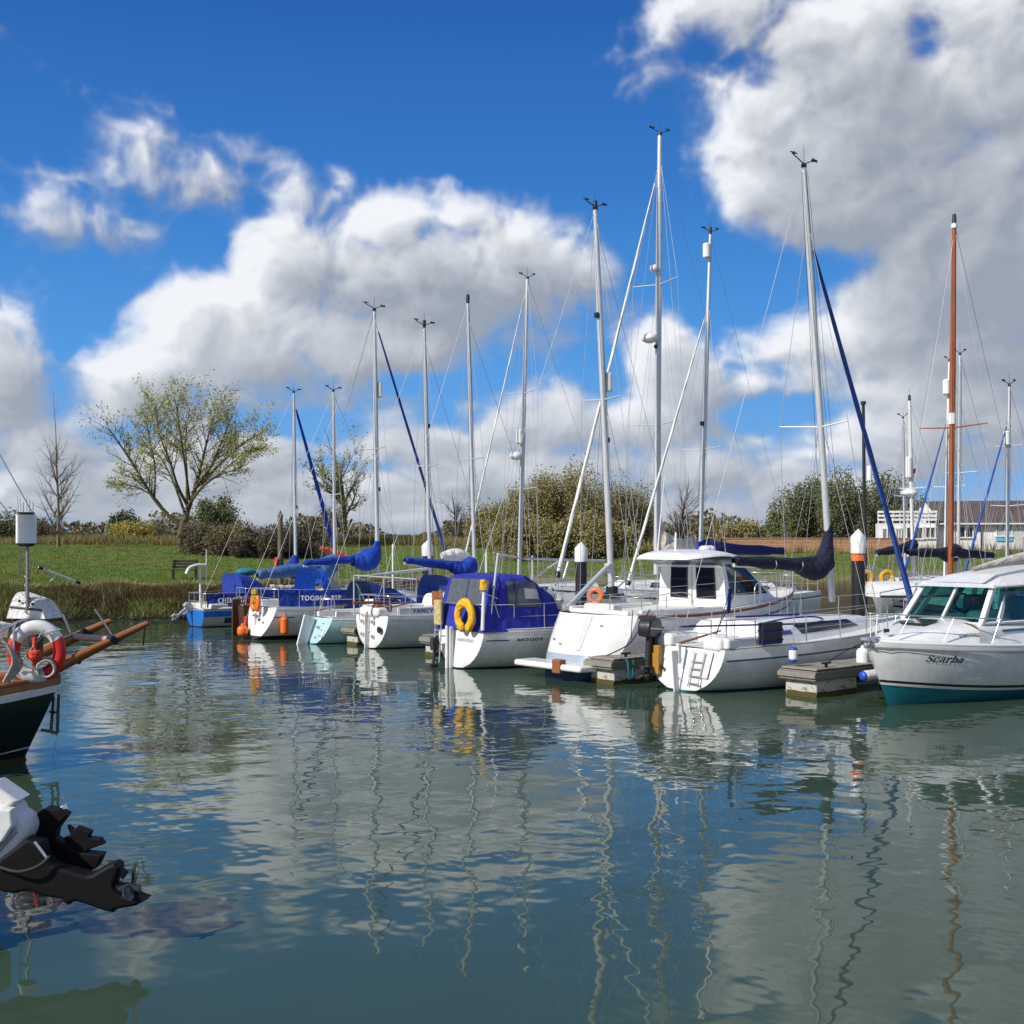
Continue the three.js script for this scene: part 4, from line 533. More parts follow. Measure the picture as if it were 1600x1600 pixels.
// white sloop with royal blue cockpit tent
{
  const t = boatAt('sailing_yacht', 'white sailing yacht with royal blue cockpit tent and bare boom lowered to the deck', 716, 1044, R39);
  const h = hullShape({ L: 8.2, B: 2.85, bt: 0.62, fs: 0.92, fm: 0.98, fb: 1.28, rk: 0.1, ov: 1.0, ds: 0.0, dr: 0.45, nS: 2.1, mS: 1.9 });
  const k = hullParts(t, h, { wl: () => 0.03, bands: [['rubbing_strake', 0.04, 0.075, paint(0.5, 0.5, 0.5), 0, 1], ['blue_line', 0.215, 0.245, mat(0.06, 0.07, 0.12, 0.4), 0.012, 0.082]], bulge: 0.05 });
  cowlText(t, k, textTex('MOODY', 'bold 92px sans-serif', '#30343f', 512, 128), h.patch(0.085, 0.215, 0.3, 0.16, 1), 'lettering');
  cowlText(t, k, smallPrint(9, 3), grid(6, 2, (u, w) => { const y = lerp(0.62, 0.76, w), v = h.vAt(0, y), z = lerp(-0.05, 0.62, u); return V(h.px(0, v) - 0.07, y, z); }, h.c), 'lettering');
  part('rudder_stock', [rbox(0.14, 1.05, 0.13, 0.05, -0.1, 0.45, -0.18), tube(V(-0.2, 1.0, -0.18), V(-0.2, -0.2, -0.18), 0.04)], M.white, t);
  part('stern_ladder', [tube(V(-0.12, 1.0, -0.52), V(-0.2, 0.1, -0.5), 0.015), tube(V(-0.12, 1.0, -0.76), V(-0.2, 0.1, -0.74), 0.015), ...[0.2, 0.42, 0.64, 0.86].map((y) => tube(V(-0.17, y, -0.51), V(-0.17, y, -0.75), 0.015))], M.steel, t);
  part('stern_gear', [rbox(0.16, 0.3, 0.14, 0.03, -0.26, 0.55, -0.62), tube(V(-0.24, 0.4, -0.62), V(-0.3, -0.1, -0.62), 0.04), rbox(0.22, 0.1, 0.12, 0.02, -0.3, 0.03, -0.6)], M.rubber, t);
  const w = (u) => lerp(0.95, 1.12, Math.min(1, u * 1.5)), yb = (u) => h.sheer(lerp(0.0, 0.28, u)) - 0.03;
  const c = cabinShape({ x0: 0.02, x1: 2.25, w, h: (u) => 1.34 - 0.12 * Math.pow(Math.abs(u - 0.35) * 1.6, 2) - 0.3 * sstep(0.7, 1, u), yb, sa: 0.3, sf: 0.3, e: 0.3, tum: 0.14 });
  const tent = part('cockpit_tent', [c.shell(24), ...c.caps()], M.royal, t);
  const clear = mat(0.1, 0.11, 0.12, 0.12, { map: T.cloth }), pale = mat(0.42, 0.42, 0.42, 0.25, { map: T.cloth });
  part('window', c.face(0, 0.46, 0.93, -0.78, 0.05, 0.012), clear, tent); part('window', c.face(0, 0.46, 0.93, 0.1, 0.82, 0.012), clear, tent);
  part('window', c.win(0.3, 0.78, 0.42, 0.86, 1, 0.012, -0.03), clear, tent); part('window_patch', c.win(0.54, 0.75, 0.56, 0.74, 1, 0.018), pale, tent); part('window', c.win(0.3, 0.78, 0.42, 0.86, -1, 0.012), clear, tent);
  part('seam', [0.16, 0.4, 0.83].map((u) => curve([0.02, 0.1, 0.2, 0.3, 0.5].map((v) => c.C(u, v, 0.012)), 0.014, 5, 24)), cloth(0.012, 0.02, 0.26), tent);
  const s = cabinShape({ x0: 2.0, x1: 3.0, w: () => 1.02, h: (u) => 0.98 - 0.6 * u * u, yb: (u) => h.sheer(0.3) - 0.02, sa: 0, sf: 0.5, e: 0.42, tum: 0.12 }); part('sprayhood', [s.shell(), ...s.caps()], M.royal, t);
  part('window', s.win(0.35, 0.85, 0.5, 0.86, 1, 0.012), pale, t);
  const cr = cabinShape({ x0: 2.5, x1: 6.0, w: (u) => lerp(0.98, 0.45, u), h: (u) => lerp(0.42, 0.3, u), yb: (u) => h.sheer(lerp(0.32, 0.74, u)) - 0.02, sf: 0.4, tum: 0.2 }); cabinPart(t, 'coachroof', cr, M.white, [0.2, 0.42].map((u) => cr.win(u, u + 0.2, 0.35, 0.75, 1)));
  rails(t, h, { ts: [0.2, 0.36, 0.5, 0.64, 0.78], h: 0.6 });
  const foot = t.cp(956, 934), top = t.cp(930, 328);
  const { onM } = rig(t, h, { foot, top, r: 0.085, spreaders: [[0.513, 0.72, 0.1]], hf: 0.97, head: { lamp: 1, k: 0.75 }, reflectors: [[0.56, 0.2, 0.12, 0.42]], lamps: [[0.41, 0.08], [0.73, -0.1]] });
  part('boom', [tube(t.cp(948, 886, 0.1), t.cp(886, 950, 0.9), 0.065, 0.065, 10)], M.alu, t); part('gooseneck', [rbox(0.2, 0.2, 0.2, 0.05, ...t.cp(951, 886, 0.03).toArray())], M.alu, t);
  part('mast_step', [rbox(0.34, 0.12, 0.34, 0.03, foot.x, foot.y + 0.02, 0), rbox(0.2, 0.22, 0.3, 0.04, foot.x, foot.y + 0.2, 0)], M.black, t);
  part('boom_gallows', [...bent([t.cp(765, 976, 0.9), t.cp(778, 866, 0.9), t.cp(812, 872, -0.6)], 0.028, 6), tube(t.cp(752, 925, 0.9), t.cp(786, 939, 0.9), 0.012), tube(t.cp(772, 940, 0.95), t.cp(783, 976, 0.95), 0.012)], M.alu, t);
  part('danbuoy', [tube(t.cp(754, 985, 0.92), t.cp(756, 925, 0.92), 0.045, 0.04)], M.whiteSpar, t); part('danbuoy_float', [tube(t.cp(756, 922, 0.92), t.cp(757, 906, 0.92), 0.1, 0.1, 12)], M.yellow, t, 'yellow topped float');
  part('stern_cushion', [rbox(0.12, 0.62, 0.3, 0.05, -0.05, 1.28, -0.72)], cloth(0.6, 0.48, 0.24), t);
  const q = t.cp(736, 962, 0.42), pw_ = V(-0.12, q.y, 0.42).applyMatrix4(t.matrixWorld);
  horseshoe('horseshoe_buoy', 'yellow horseshoe lifebuoy on the stern rail below the royal blue cockpit tent', 'lifebuoy', pw_, R39 * DEG - Math.PI / 2, 0.27, 0.105, M.yellow, 0.5);
  NEARBOATS('moody', t, h);
}
// small white yacht with round transom and lettering on the coaming
{
  const t = boatAt('sailing_yacht', 'white sailing yacht with round white transom, teak washboards and blue sail cover', 579, 1013, R39);
  const h = hullShape({ L: 7.2, B: 2.5, bt: 0.66, fs: 0.92, fm: 0.92, fb: 1.15, rk: 0.05, ov: 0.9, ds: -0.02, dr: 0.4, nS: 1.9, mS: 1.9 });
  const k = hullParts(t, h, { wl: () => 0.03, bands: [['rubbing_strake', 0.03, 0.09, paint(0.62, 0.62, 0.6), 0, 1]], bulge: 0.06 });
  const co = part('coaming', [1, -1].map((s) => rbox(2.2, 0.26, 0.1, 0.04, 1.5, h.sheer(0.15) + 0.13, s * 0.76)), M.white, t);
  cowlText(t, co, textTex('FANCY T', 'bold 80px sans-serif', '#4048a0', 512, 112), quad(V(0.62, h.sheer(0.15) + 0.03, 0.817), V(2.0, h.sheer(0.15) + 0.03, 0.817), V(2.0, h.sheer(0.15) + 0.25, 0.817), V(0.62, h.sheer(0.15) + 0.25, 0.817)), 'lettering');
  part('rudder', [rbox(0.14, 1.1, 0.035, 0.015, -0.13, 0.42, 0)], M.white, t); part('rudder_fitting', [0.12, 0.5, 0.8].map((y) => rbox(0.12, 0.05, 0.06, 0.01, -0.07, y, 0)), M.steel, t); part('tiller', tube(V(-0.12, 1.0, 0), V(1.3, 1.2, -0.1), 0.03, 0.02), M.teak, t);
  part('vent', [tube(V(-0.06, 0.55, 0.55), V(-0.09, 0.55, 0.55), 0.09, 0.09, 14)], M.black, t); part('bracket', [[-0.32, 0.75], [-0.32, 0.4], [0.22, 0.75], [0.22, 0.35]].map(([z, y]) => rbox(0.06, 0.1, 0.1, 0.02, -0.08, y, z)), M.steel, t);
  part('stern_seat', [rbox(0.4, 0.3, 1.0, 0.12, 0.1, h.fs + 0.1, 0)], M.white, t); part('teak_trim', [rbox(0.5, 0.2, 0.3, 0.03, 0.2, h.fs + 0.2, 0.28), tube(t.cp(552, 942, 0.2), t.cp(610, 941, 0.2), 0.05, 0.04)], M.teak, t);
  const cr = cabinShape({ x0: 2.3, x1: 5.4, w: (u) => lerp(0.86, 0.4, u), h: (u) => lerp(0.6, 0.3, u), yb: (u) => h.sheer(lerp(0.32, 0.75, u)) - 0.02, sf: 0.4, tum: 0.15 }); const crp = cabinPart(t, 'coachroof', cr, M.white, [0.15, 0.45].map((u) => cr.win(u, u + 0.2, 0.35, 0.75, 1)));
  part('washboards', [0, 1, 2].map((i) => rbox(0.03, 0.2, 0.5, 0.01, 2.27, h.sheer(0.3) + 0.12 + i * 0.21, 0)), M.teak, crp);
  const sp = cabinShape({ x0: 2.15, x1: 3.3, w: () => 0.9, h: (u) => 1.12 - 0.45 * u * u, yb: () => h.sheer(0.36), sa: 0, sf: 0.6, e: 0.45 }); part('sprayhood', [sp.shell()], cloth(0.01, 0.055, 0.3), t);
  const hood = cabinShape({ x0: 1.2, x1: 2.4, w: () => 0.75, h: () => 0.85, yb: () => h.sheer(0.3), sa: -0.2, sf: 0.2, e: 0.5 }); 
  clothPanel(t, 'weather_cloth', h, 0.26, 0.46, 0.78, 1, M.blue);
  rails(t, h, { ts: [0.26, 0.46, 0.62, 0.8], h: 0.56 });
  part('stern_arch', [...bent([t.cp(553, 962, -0.6), t.cp(553, 899, -0.6), t.cp(650, 905, 0.6)], 0.022), tube(t.cp(600, 903, 0.2), t.cp(600, 940, 0.2), 0.014)], M.alu, t);
  const foot = t.cp(742, 905), top = t.cp(731, 474), { onM } = rig(t, h, { foot, top, r: 0.062, spreaders: [[0.435, 0.62, 0.05]], head: { arms: false, lamp: 1, aerial: 0.3 }, hf: 0.94 });
  boom(t, onM(0.03), t.cp(632, 880), { cover: M.blue, R: 0.16, hump: 1.2, up: 0.25, mr: 0.1 });
  NEARBOATS('fancy', t, h);
}
// pale blue yacht
{
  const t = boatAt('sailing_yacht', 'pale blue sailing yacht with white outboard rudder on its raked stern', 491, 1006, R39);
  const h = hullShape({ L: 7.0, B: 2.35, bt: 0.52, fs: 0.76, fm: 0.8, fb: 1.05, rk: 0.32, ov: 0.9, ds: -0.02, dr: 0.4, nS: 2, mS: 1.9 });
  hullParts(t, h, { wl: () => 0.035, anti: paint(0.02, 0.2, 0.5), top: gel(0.42, 0.62, 0.66), bands: [['gunwale', 0, 0.05, M.white, 0, 1]], bulge: 0.06 });
  part('rudder', [rbox(0.34, 0.95, 0.06, 0.03, -0.22, 0.36, -0.15, 0, -0.28), rbox(0.12, 0.7, 0.5, 0.05, 0.03, 0.4, -0.42, 0, -0.28)], M.white, t); part('tiller', tube(V(0.1, 0.95, -0.1), V(1.1, 1.1, 0), 0.022), M.teak, t);
  part('rudder_fitting', [0.2, 0.5].map((y) => rbox(0.1, 0.06, 0.1, 0.02, -0.05 + y * 0.2, y, 0.12)), M.steel, t); part('ladder', [tube(V(0.2, 0.7, 0.2), V(-0.02, 0.15, 0.2), 0.014), tube(V(0.2, 0.7, 0.4), V(-0.02, 0.15, 0.4), 0.014), ...[0.25, 0.42, 0.6].map((y) => tube(V(y * 0.4 - 0.1, y, 0.2), V(y * 0.4 - 0.1, y, 0.4), 0.013))], M.steel, t);
  part('coaming', [1, -1].map((s) => rbox(2, 0.2, 0.12, 0.05, 1.4, h.sheer(0.15) + 0.1, s * 0.52)), M.white, t);
  const cr = cabinShape({ x0: 2.1, x1: 5.2, w: (u) => lerp(0.8, 0.4, u), h: (u) => lerp(0.5, 0.3, u), yb: (u) => h.sheer(lerp(0.3, 0.75, u)) - 0.02, sf: 0.4, tum: 0.15 }); cabinPart(t, 'coachroof', cr, M.white, [0.15, 0.45].map((u) => cr.win(u, u + 0.2, 0.35, 0.75, 1)));
  const sp = cabinShape({ x0: 1.5, x1: 2.9, w: () => 0.85, h: (u) => 1.05 - 0.5 * u * u, yb: () => h.sheer(0.3), sa: 0.05, sf: 0.5, e: 0.5 }); part('sprayhood', [sp.shell()], cloth(0.01, 0.035, 0.19), t); part('sprayhood_front', cabinShape({ x0: 2.5, x1: 3.5, w: () => 0.84, h: (u) => 0.8 - 0.4 * u, yb: () => h.sheer(0.36), sf: 0.3, e: 0.5 }).shell(), M.blue, t);
  rails(t, h, { ts: [0.22, 0.4, 0.6, 0.8] });
  const foot = t.cp(672, 905), top = t.cp(663, 512); rig(t, h, { foot, top, r: 0.062, spreaders: [[0.45, 0.6, 0.05]], head: { k: 0.75, lamp: 1 }, hf: 0.95, lamps: [[0.61, 0.07]] });
  boom(t, t.cp(672, 888), t.cp(560, 902), { R: 0.06 });
  part('ensign', quad(t.cp(558, 926), t.cp(562, 938), t.cp(564, 920), t.cp(559, 912)), cloth(0.05, 0.5, 0.2), t); part('ensign_staff', tube(t.cp(573, 945), t.cp(557, 912), 0.015), M.sail, t);
  part('white_rolled_cover', sleeve([t.cp(690, 868, -0.9), t.cp(712, 868, -0.9), t.cp(732, 878, -0.9), t.cp(748, 890, -0.9)], (u) => 0.1 + 0.16 * Math.sin(u * 3.1), 12), M.sail, t);
  NEARBOATS('pale', t, h);
}
// white yacht with lettered blue dodgers
{
  const t = boatAt('sailing_yacht', 'white sailing yacht with long blue dodger lettered in white and orange fender', 400, 999, R39);
  const h = hullShape({ L: 7.8, B: 2.7, bt: 0.64, fs: 0.98, fm: 0.98, fb: 1.25, rk: 0.3, ov: 0.9, ds: -0.02, dr: 0.4, nS: 1.8, mS: 1.7 });
  const k = hullParts(t, h, { wl: () => 0.12, anti: M.anti, bands: [['rubbing_strake', 0.03, 0.075, paint(0.5, 0.5, 0.5), 0.0, 1], ['grey_line', 0.26, 0.29, mat(0.1, 0.1, 0.12, 0.4), 0.005, 0.085]], bulge: 0.06 });
  part('outlet', [tube(V(-0.05, 0.62, 0.35), V(-0.1, 0.62, 0.35), 0.045)], M.black, t); part('transom_fitting', [rbox(0.05, 0.4, 0.05, 0.01, 0.04, 0.6, -0.1), rbox(0.05, 0.06, 0.4, 0.01, 0.05, 0.72, -0.1)], M.steel, t);
  const tex = textTex('TOODLE  PIP', 'bold 74px sans-serif', '#f2f4fa', 512, 110);
  clothPanel(t, 'weather_cloth', h, 0.012, 0.31, 0.52, 1, M.dodger, { tex, at: [0.09, 0.295, 0.26, 0.84] }); clothPanel(t, 'weather_cloth', h, 0.03, 0.3, 0.5, -1, M.dodger);
  part('coaming', [1, -1].map((s) => rbox(2.4, 0.26, 0.14, 0.05, 1.7, h.sheer(0.2) + 0.1, s * 0.7)), M.white, t);
  const cr = cabinShape({ x0: 2.6, x1: 5.9, w: (u) => lerp(0.95, 0.4, u), h: (u) => lerp(0.55, 0.3, u), yb: (u) => h.sheer(lerp(0.33, 0.76, u)) - 0.02, sf: 0.5, tum: 0.15 }); cabinPart(t, 'coachroof', cr, M.white, [0.25, 0.5].map((u) => cr.win(u, u + 0.2, 0.35, 0.75, 1)));
  const sp = cabinShape({ x0: 1.8, x1: 2.9, w: () => 0.98, h: (u) => 1.2 - 0.5 * u * u, yb: () => h.sheer(0.36), sa: 0, sf: 0.5, e: 0.45 }); const hood = part('sprayhood', [sp.shell()], cloth(0.004, 0.1, 0.62), t); part('window', sp.win(0.3, 0.85, 0.45, 0.8, 1, 0.012), mat(0.25, 0.27, 0.3, 0.2), hood);
  rails(t, h, { ts: [0.2, 0.34, 0.5, 0.66, 0.82], h: 0.56 });
  const foot = t.cp(590, 895), top = t.cp(585, 486), { onM } = rig(t, h, { foot, top, r: 0.075, spreaders: [[0.473, 0.75, 0.12]], hf: 0.97, furl: M.sailBlue, furlR: 0.05, bow: t.cp(704, 888), head: { k: 0.8 }, reflectors: [[0.7, 0.16, 0.1, 0.42]], lamps: [[0.32, 0.08]] });
  boom(t, onM(0.05), t.cp(474, 884), { cover: M.blue, R: 0.15, hump: 1.5, up: 0.6, mr: 0.1, flare: 2.0 });
  part('topping_lift', tube(top, t.cp(474, 880), 0.007), M.rope, t);
  const q = t.cp(396, 942, 0.2), w = V(-0.1, q.y, 0.15).applyMatrix4(t.matrixWorld);
  horseshoe('horseshoe_buoy', 'orange and yellow horseshoe lifebuoy on the stern rail left of the lettered blue dodger', 'lifebuoy', w, R39 * DEG - Math.PI / 2, 0.2, 0.085, M.orange, 0.6); 
  const jk = thing('life_jacket', 'yellow float bundle hanging inside the orange lifebuoy on the stern rail', 'float', w.clone().add(V(0, 0.2, 0.1))); part('float', [rbox(0.18, 0.42, 0.14, 0.05), rbox(0.1, 0.3, 0.1, 0.04, 0.03, -0.28, 0)], M.yellow, jk); part('strap', [rbox(0.19, 0.03, 0.15, 0.01, 0, 0.05, 0)], M.ropeDark, jk);
  const side = (tt, drop) => h.pt(tt, h.vAt(tt, h.sheer(tt) - drop), 1, 0.12).applyMatrix4(t.matrixWorld);
  capsule(side(0.04, 0.34).add(V(0, -0.36, 0)), side(0.04, 0.34), 0.12, M.orange, M.orange, 'long orange fender hanging against the white hull below the lettered blue dodger', 'fender', null, h.rail(0.04, 1, 0.05, 0.05).applyMatrix4(t.matrixWorld));
  const st = V(-0.22, 0.2, -0.45).applyMatrix4(t.matrixWorld); capsule(st, st.clone().add(V(0, 0.08, 0)), 0.17, M.orange, M.orange, 'round orange fender at the waterline of the stern beside the brown hull', 'fender', null, V(0.02, 0.95, -0.45).applyMatrix4(t.matrixWorld));
  NEARBOATS('toodle', t, h);
}
// brown boat between, mostly hidden, with faded blue sail cover
{
  const t = boatAt('sailing_yacht', 'brown wooden sailing boat with faded blue sail cover, half hidden between blue-dodgered boats', 376, 992, R39);
  const h = hullShape({ L: 7.0, B: 2.1, bt: 0.34, fs: 0.95, fm: 0.85, fb: 1.15, rk: -0.1, ov: 0.5, dr: 0.4, nS: 1.6, mS: 1.5 });
  hullParts(t, h, { wl: () => 0.1, anti: M.black, top: mat(0.09, 0.045, 0.025, 0.4, { map: T.wood }), rail: M.teak, railR: 0.035 });
  part('rudder', [rbox(0.28, 1.3, 0.06, 0.02, -0.16, 0.5, 0)], mat(0.12, 0.05, 0.025, 0.5, { map: T.wood }), t); part('red_canister', [tube(V(0.0, 0.2, 0.4), V(0.0, 0.62, 0.42), 0.09, 0.09, 10)], M.red, t); part('tiller', tube(V(-0.1, 1.12, 0), V(1.1, 1.25, 0), 0.03), M.teak, t);
  const cr = cabinShape({ x0: 2.3, x1: 5, w: (u) => lerp(0.75, 0.4, u), h: () => 0.5, yb: () => 0.9, sf: 0.3, tum: 0.1 }); cabinPart(t, 'coachroof', cr, M.cream, [0.2, 0.5].map((u) => cr.win(u, u + 0.16, 0.4, 0.75, 1)));
  const foot = t.cp(523, 905), top = t.cp(521, 612), { onM } = rig(t, h, { foot, top, r: 0.055, spreaders: [[0.45, 0.5, 0.05]], head: { k: 0.6 } });
  boom(t, t.cp(524, 888), t.cp(402, 905), { cover: M.fadedBlue, R: 0.26, hump: 1.2, up: 0.3, mr: 0.09 });
  part('stowed_sail', sleeve([t.cp(478, 917, 0.5), t.cp(450, 920, 0.5), t.cp(420, 919, 0.5)], (u) => 0.12 + 0.02 * Math.sin(u * 30), 10), M.canvas, t);
  rails(t, h, { ts: [0.3, 0.5, 0.7] });
  part('orange_rolled_sail', sleeve([t.cp(501, 856, -0.9), t.cp(520, 863, -0.9), t.cp(545, 872, -0.9), t.cp(568, 880, -0.9)], (u) => 0.07 + 0.05 * Math.sin(u * 3.1), 10), cloth(0.75, 0.13, 0.04), t);
}
// leftmost boat: blue and white, wind vane at the stern
{
  const t = boatAt('sailing_yacht', 'leftmost moored sailing boat, blue and white with silver outboard and white vane pole', 306, 979, R39);
  const h = hullShape({ L: 7.0, B: 2.4, bt: 0.6, fs: 0.62, fm: 0.72, fb: 1.0, rk: -0.05, ov: 0.7, ds: -0.1, dr: 0.35, nS: 2.4, mS: 2.4 });
  hullParts(t, h, { wl: () => 0.03, top: gel(0.55, 0.55, 0.5), anti: M.anti, rail: M.cream, railR: 0.045, bands: [['blue_band', 0.06, 0.26, gel(0.012, 0.11, 0.52), 0, 1], ['dark_band', 0.3, 0.5, M.navy, 0.1, 0.9]] });
  part('stern_panel', h.transom(0.03, 0.6, 0.05, 0.012), gel(0.02, 0.17, 0.6), t);
  outboard(t, V(-0.25, 0.6, -0.15), 0, -0.9, 0.62, mat(0.5, 0.5, 0.5, 0.3, { metalness: 0.5 }), mat(0.6, 0.6, 0.6, 0.35, { metalness: 0.5 }));
  part('vane_pole', [tube(V(0.1, 0.6, 0.15), V(0.1, 2.15, 0.15), 0.04, 0.035), tube(V(0.3, 1.6, 0.2), V(0.3, 2.7, 0.2), 0.02, 0.015)], M.whiteSpar, t); part('vane', [curve([V(0.3, 2.15, 0.16), V(0.0, 2.16, 0.15), V(-0.3, 2.06, 0.14), V(-0.42, 1.85, 0.14)], 0.055, 6, 20)], M.white, t);
  const tex = textTex('CHIMERA', 'bold 84px sans-serif', '#e6eaf4', 512, 110);
  clothPanel(t, 'weather_cloth', h, 0.02, 0.42, 0.52, 1, cloth(0.012, 0.03, 0.24), { tex, at: [0.045, 0.235, 0.22, 0.84] });
  part('coaming', [rbox(0.7, 0.2, 1.7, 0.06, 0.5, 0.72, 0)], M.cream, t);
  const cr = cabinShape({ x0: 2.2, x1: 5.2, w: (u) => lerp(0.85, 0.4, u), h: () => 0.6, yb: () => 0.68, sf: 0.5, tum: 0.12 }); cabinPart(t, 'coachroof', cr, M.white, [0.2, 0.5].map((u) => cr.win(u, u + 0.18, 0.4, 0.75, 1)));
  const sp = cabinShape({ x0: 1.5, x1: 2.9, w: () => 0.9, h: (u) => 1.15 - 0.5 * u * u, yb: () => 0.7, sa: -0.2, sf: 0.5, e: 0.45 }); part('sprayhood', [sp.shell(), ...sp.caps()], M.dodger, t); part('sprayhood_patch', [ball(0.3, 1.9, 1.88, 0, 1.3, 0.5, 1.2)], cloth(0.02, 0.2, 0.24), t);
  rails(t, h, { ts: [0.22, 0.42, 0.62, 0.82], h: 0.55 });
  const foot = t.cp(462, 893), top = t.cp(459, 614), { onM } = rig(t, h, { foot, top, r: 0.06, spreaders: [], head: { k: 0.6 }, furl: cloth(0.008, 0.07, 0.5), furlR: 0.075, bow: t.cp(524, 862), hf: 0.95, lamps: [[0.36, 0.06]] });
  part('mast_boot', sleeve([t.cp(461, 868), t.cp(458, 882), t.cp(450, 898)], (u) => 0.1 + 0.26 * u, 10), M.dodger, t);
  for (const s of [0.9, -0.9]) part('shroud', tube(top.clone(), h.rail(0.6, s > 0 ? 1 : -1, 0.05), 0.007), M.wire, t);
}
// bow-out motor boat at the right edge
{
  const th = 219, dir = V(Math.cos(th * DEG), 0, -Math.sin(th * DEG)), L = 6.7, ov = 0.72, stem = at(1396, 1101, EYE * F / (1101 - HZ)); stem.y = 0;
  const t = thing('motor_boat', 'white and teal cabin motor boat with green tinted windows at the right edge', 'motor boat', stem.clone().addScaledVector(dir, -(L - ov)), th * DEG), inv = t.matrixWorld.clone().invert(), o = V(0, EYE, 0).applyMatrix4(inv);
  t.cp = (x, y, zz = 0) => { const q = at(x, y, 10).applyMatrix4(inv).sub(o), k = (zz - o.z) / q.z; return o.clone().addScaledVector(q, k); };
  const h = hullShape({ L, B: 2.7, bt: 0.9, fs: 0.95, fm: 1.0, fb: 1.18, ov, tm: 0.3, dr: 0.3, ds: -0.3, kb: -0.3, bp: 2.6, bq: 0.8, nS: 2.2, mS: 2.4, nB: 1.1, mB: 1.0 });
  const wl = (x) => lerp(0.1, 0.4, Math.pow(x, 2.2));
  const k = hullParts(t, h, { wl, anti: M.teal, rail: M.white, railR: 0.05, deckMat: M.white });
  const off = (a, b, m, n) => part(n, h.strip((x) => wl(x) + a, (x) => wl(x) + b, 0.012, 0, 1, 2), m, t);
  off(0.0, 0.045, M.white, 'spray_rail'); off(0.05, 0.095, M.black, 'black_line'); part('chine', h.strip((x) => wl(x) + 0.1, (x) => wl(x) + 0.1 + 0.16 * Math.sin(Math.min(1, x * 1.05) * Math.PI), 0.02, 0, 1, 3), M.white, t);
  part('gunwale', h.strip((x) => h.sheer(x) - 0.07, (x) => h.sheer(x), 0.035, 0, 1, 3), M.white, t); part('rubbing_strake', h.strip((x) => h.sheer(x) - 0.095, (x) => h.sheer(x) - 0.07, 0.045, 0, 1, 2), paint(0.35, 0.33, 0.3), t);
  const sc = (() => { const c = document.createElement('canvas'); c.width = 512; c.height = 160; const x = c.getContext('2d'); x.fillStyle = '#22262c'; x.font = 'italic bold 118px serif'; x.textAlign = 'center'; x.textBaseline = 'middle'; x.setTransform(1, 0, -0.22, 1, 18, 0); x.fillText('Scarba', 256, 80); const tx = new THREE.CanvasTexture(c); tx.colorSpace = THREE.SRGBColorSpace; return tx; })();
  cowlText(t, k, sc, h.patch(0.76, 0.895, 0.36, 0.13, -1, 0.012), 'lettering');
  const fdk = cabinShape({ x0: 3.0, x1: 6.5, w: (u) => h.beam(lerp(3.0, 6.5, u) / L) * 0.9, h: (u) => lerp(0.58, 0.12, u * u), yb: (u) => h.sheer(lerp(3, 6.5, u) / L) - 0.03, sa: 0, sf: 0.15, e: 0.5, tum: 0.25 });
  const fd = cabinPart(t, 'foredeck', fdk, M.white); part('hatch', [rbox(0.5, 0.04, 0.5, 0.02, 5.15, h.sheer(0.77) + 0.4, 0, 0, -0.12)], M.smoke, fd);
  cowlText(t, fd, smallPrint(8, 5, true), fdk.win(0.32, 0.62, 0.62, 0.36, -1, 0.012), 'lettering');
  const c = cabinShape({ x0: -0.4, x1: 4.4, w: (u) => lerp(1.12, 0.84, u * u), h: () => 0.74, yb: () => 1.45, sa: 0, sf: 0.66, e: 0.2, tum: 0.14 });
  const cab = part('cabin_base', [cabinShape({ x0: -0.4, x1: 4.75, w: (u) => lerp(1.16, 0.98, u * u), h: () => 0.54, yb: () => 0.93, sf: 0.15, e: 0.3, tum: 0.05 }).shell(), ], M.white, t); part('teal_line', cabinShape({ x0: -0.4, x1: 4.75, w: (u) => lerp(1.16, 0.98, u * u), h: () => 0.54, yb: () => 0.93, sf: 0.15, e: 0.3, tum: 0.05 }).win(0.2, 0.86, 0.66, 0.74, -1, 0.01), mat(0.03, 0.12, 0.14, 0.4), cab);
  const g = part('window_glass', [c.shell(), c.caps()[1]], new THREE.MeshPhysicalMaterial({ color: new THREE.Color().setRGB(0.16, 0.42, 0.4), roughness: 0.03, transmission: 1, thickness: 0, side: THREE.DoubleSide }), t, 'green tinted window glass');
  const P = (u, f, sd, q = 0.01) => c.C(u, c.vf(f, sd), q), post = (a, b, w, d = 0.05) => { const m = b.clone().sub(a), l = m.length(), gg = rbox(w, l + 0.03, d, 0.02); gg.applyQuaternion(new THREE.Quaternion().setFromUnitVectors(V(0, 1, 0), m.normalize())); const e = a.clone().lerp(b, 0.5); gg.translate(e.x, e.y, e.z); return gg; };
  const FX = (f, zf) => V(c.s.x1 - c.s.sf * f + 0.01, 1.45 + 0.74 * f, zf * 0.84 * (1 - 0.14 * f));
  part('window_pillar', [post(FX(0.02, 0), FX(0.95, 0), 0.09), post(FX(0.02, 0.99), FX(0.95, 0.99), 0.1, 0.1), post(FX(0.02, -0.99), FX(0.95, -0.99), 0.1, 0.1), ...[0.9, 0.62, 0.36].flatMap((u) => [1, -1].map((s) => post(P(u - 0.0, 0.02, s), P(u - 0.02, 0.95, s), 0.13, 0.05)))], M.white, t);
  part('window_sill', [post(FX(0.0, -1), FX(0.0, 1), 0.06), ...[1, -1].map((s) => curve([0, 0.3, 0.6, 0.99].map((u) => P(u, 0.01, s)), 0.03, 5, 30))], M.white, t);
  const rf = cabinShape({ x0: -0.5, x1: 4.0, w: (u) => lerp(1.08, 0.84, Math.pow(u, 3)), h: (u) => 0.36 - 0.12 * u * u, yb: (u) => 2.15 - 0.04 * u * u * u, sa: 0, sf: 0.85, e: 0.6, tum: 0.2 }); part('roof', [rf.shell(20), ...rf.caps()], M.white, t);
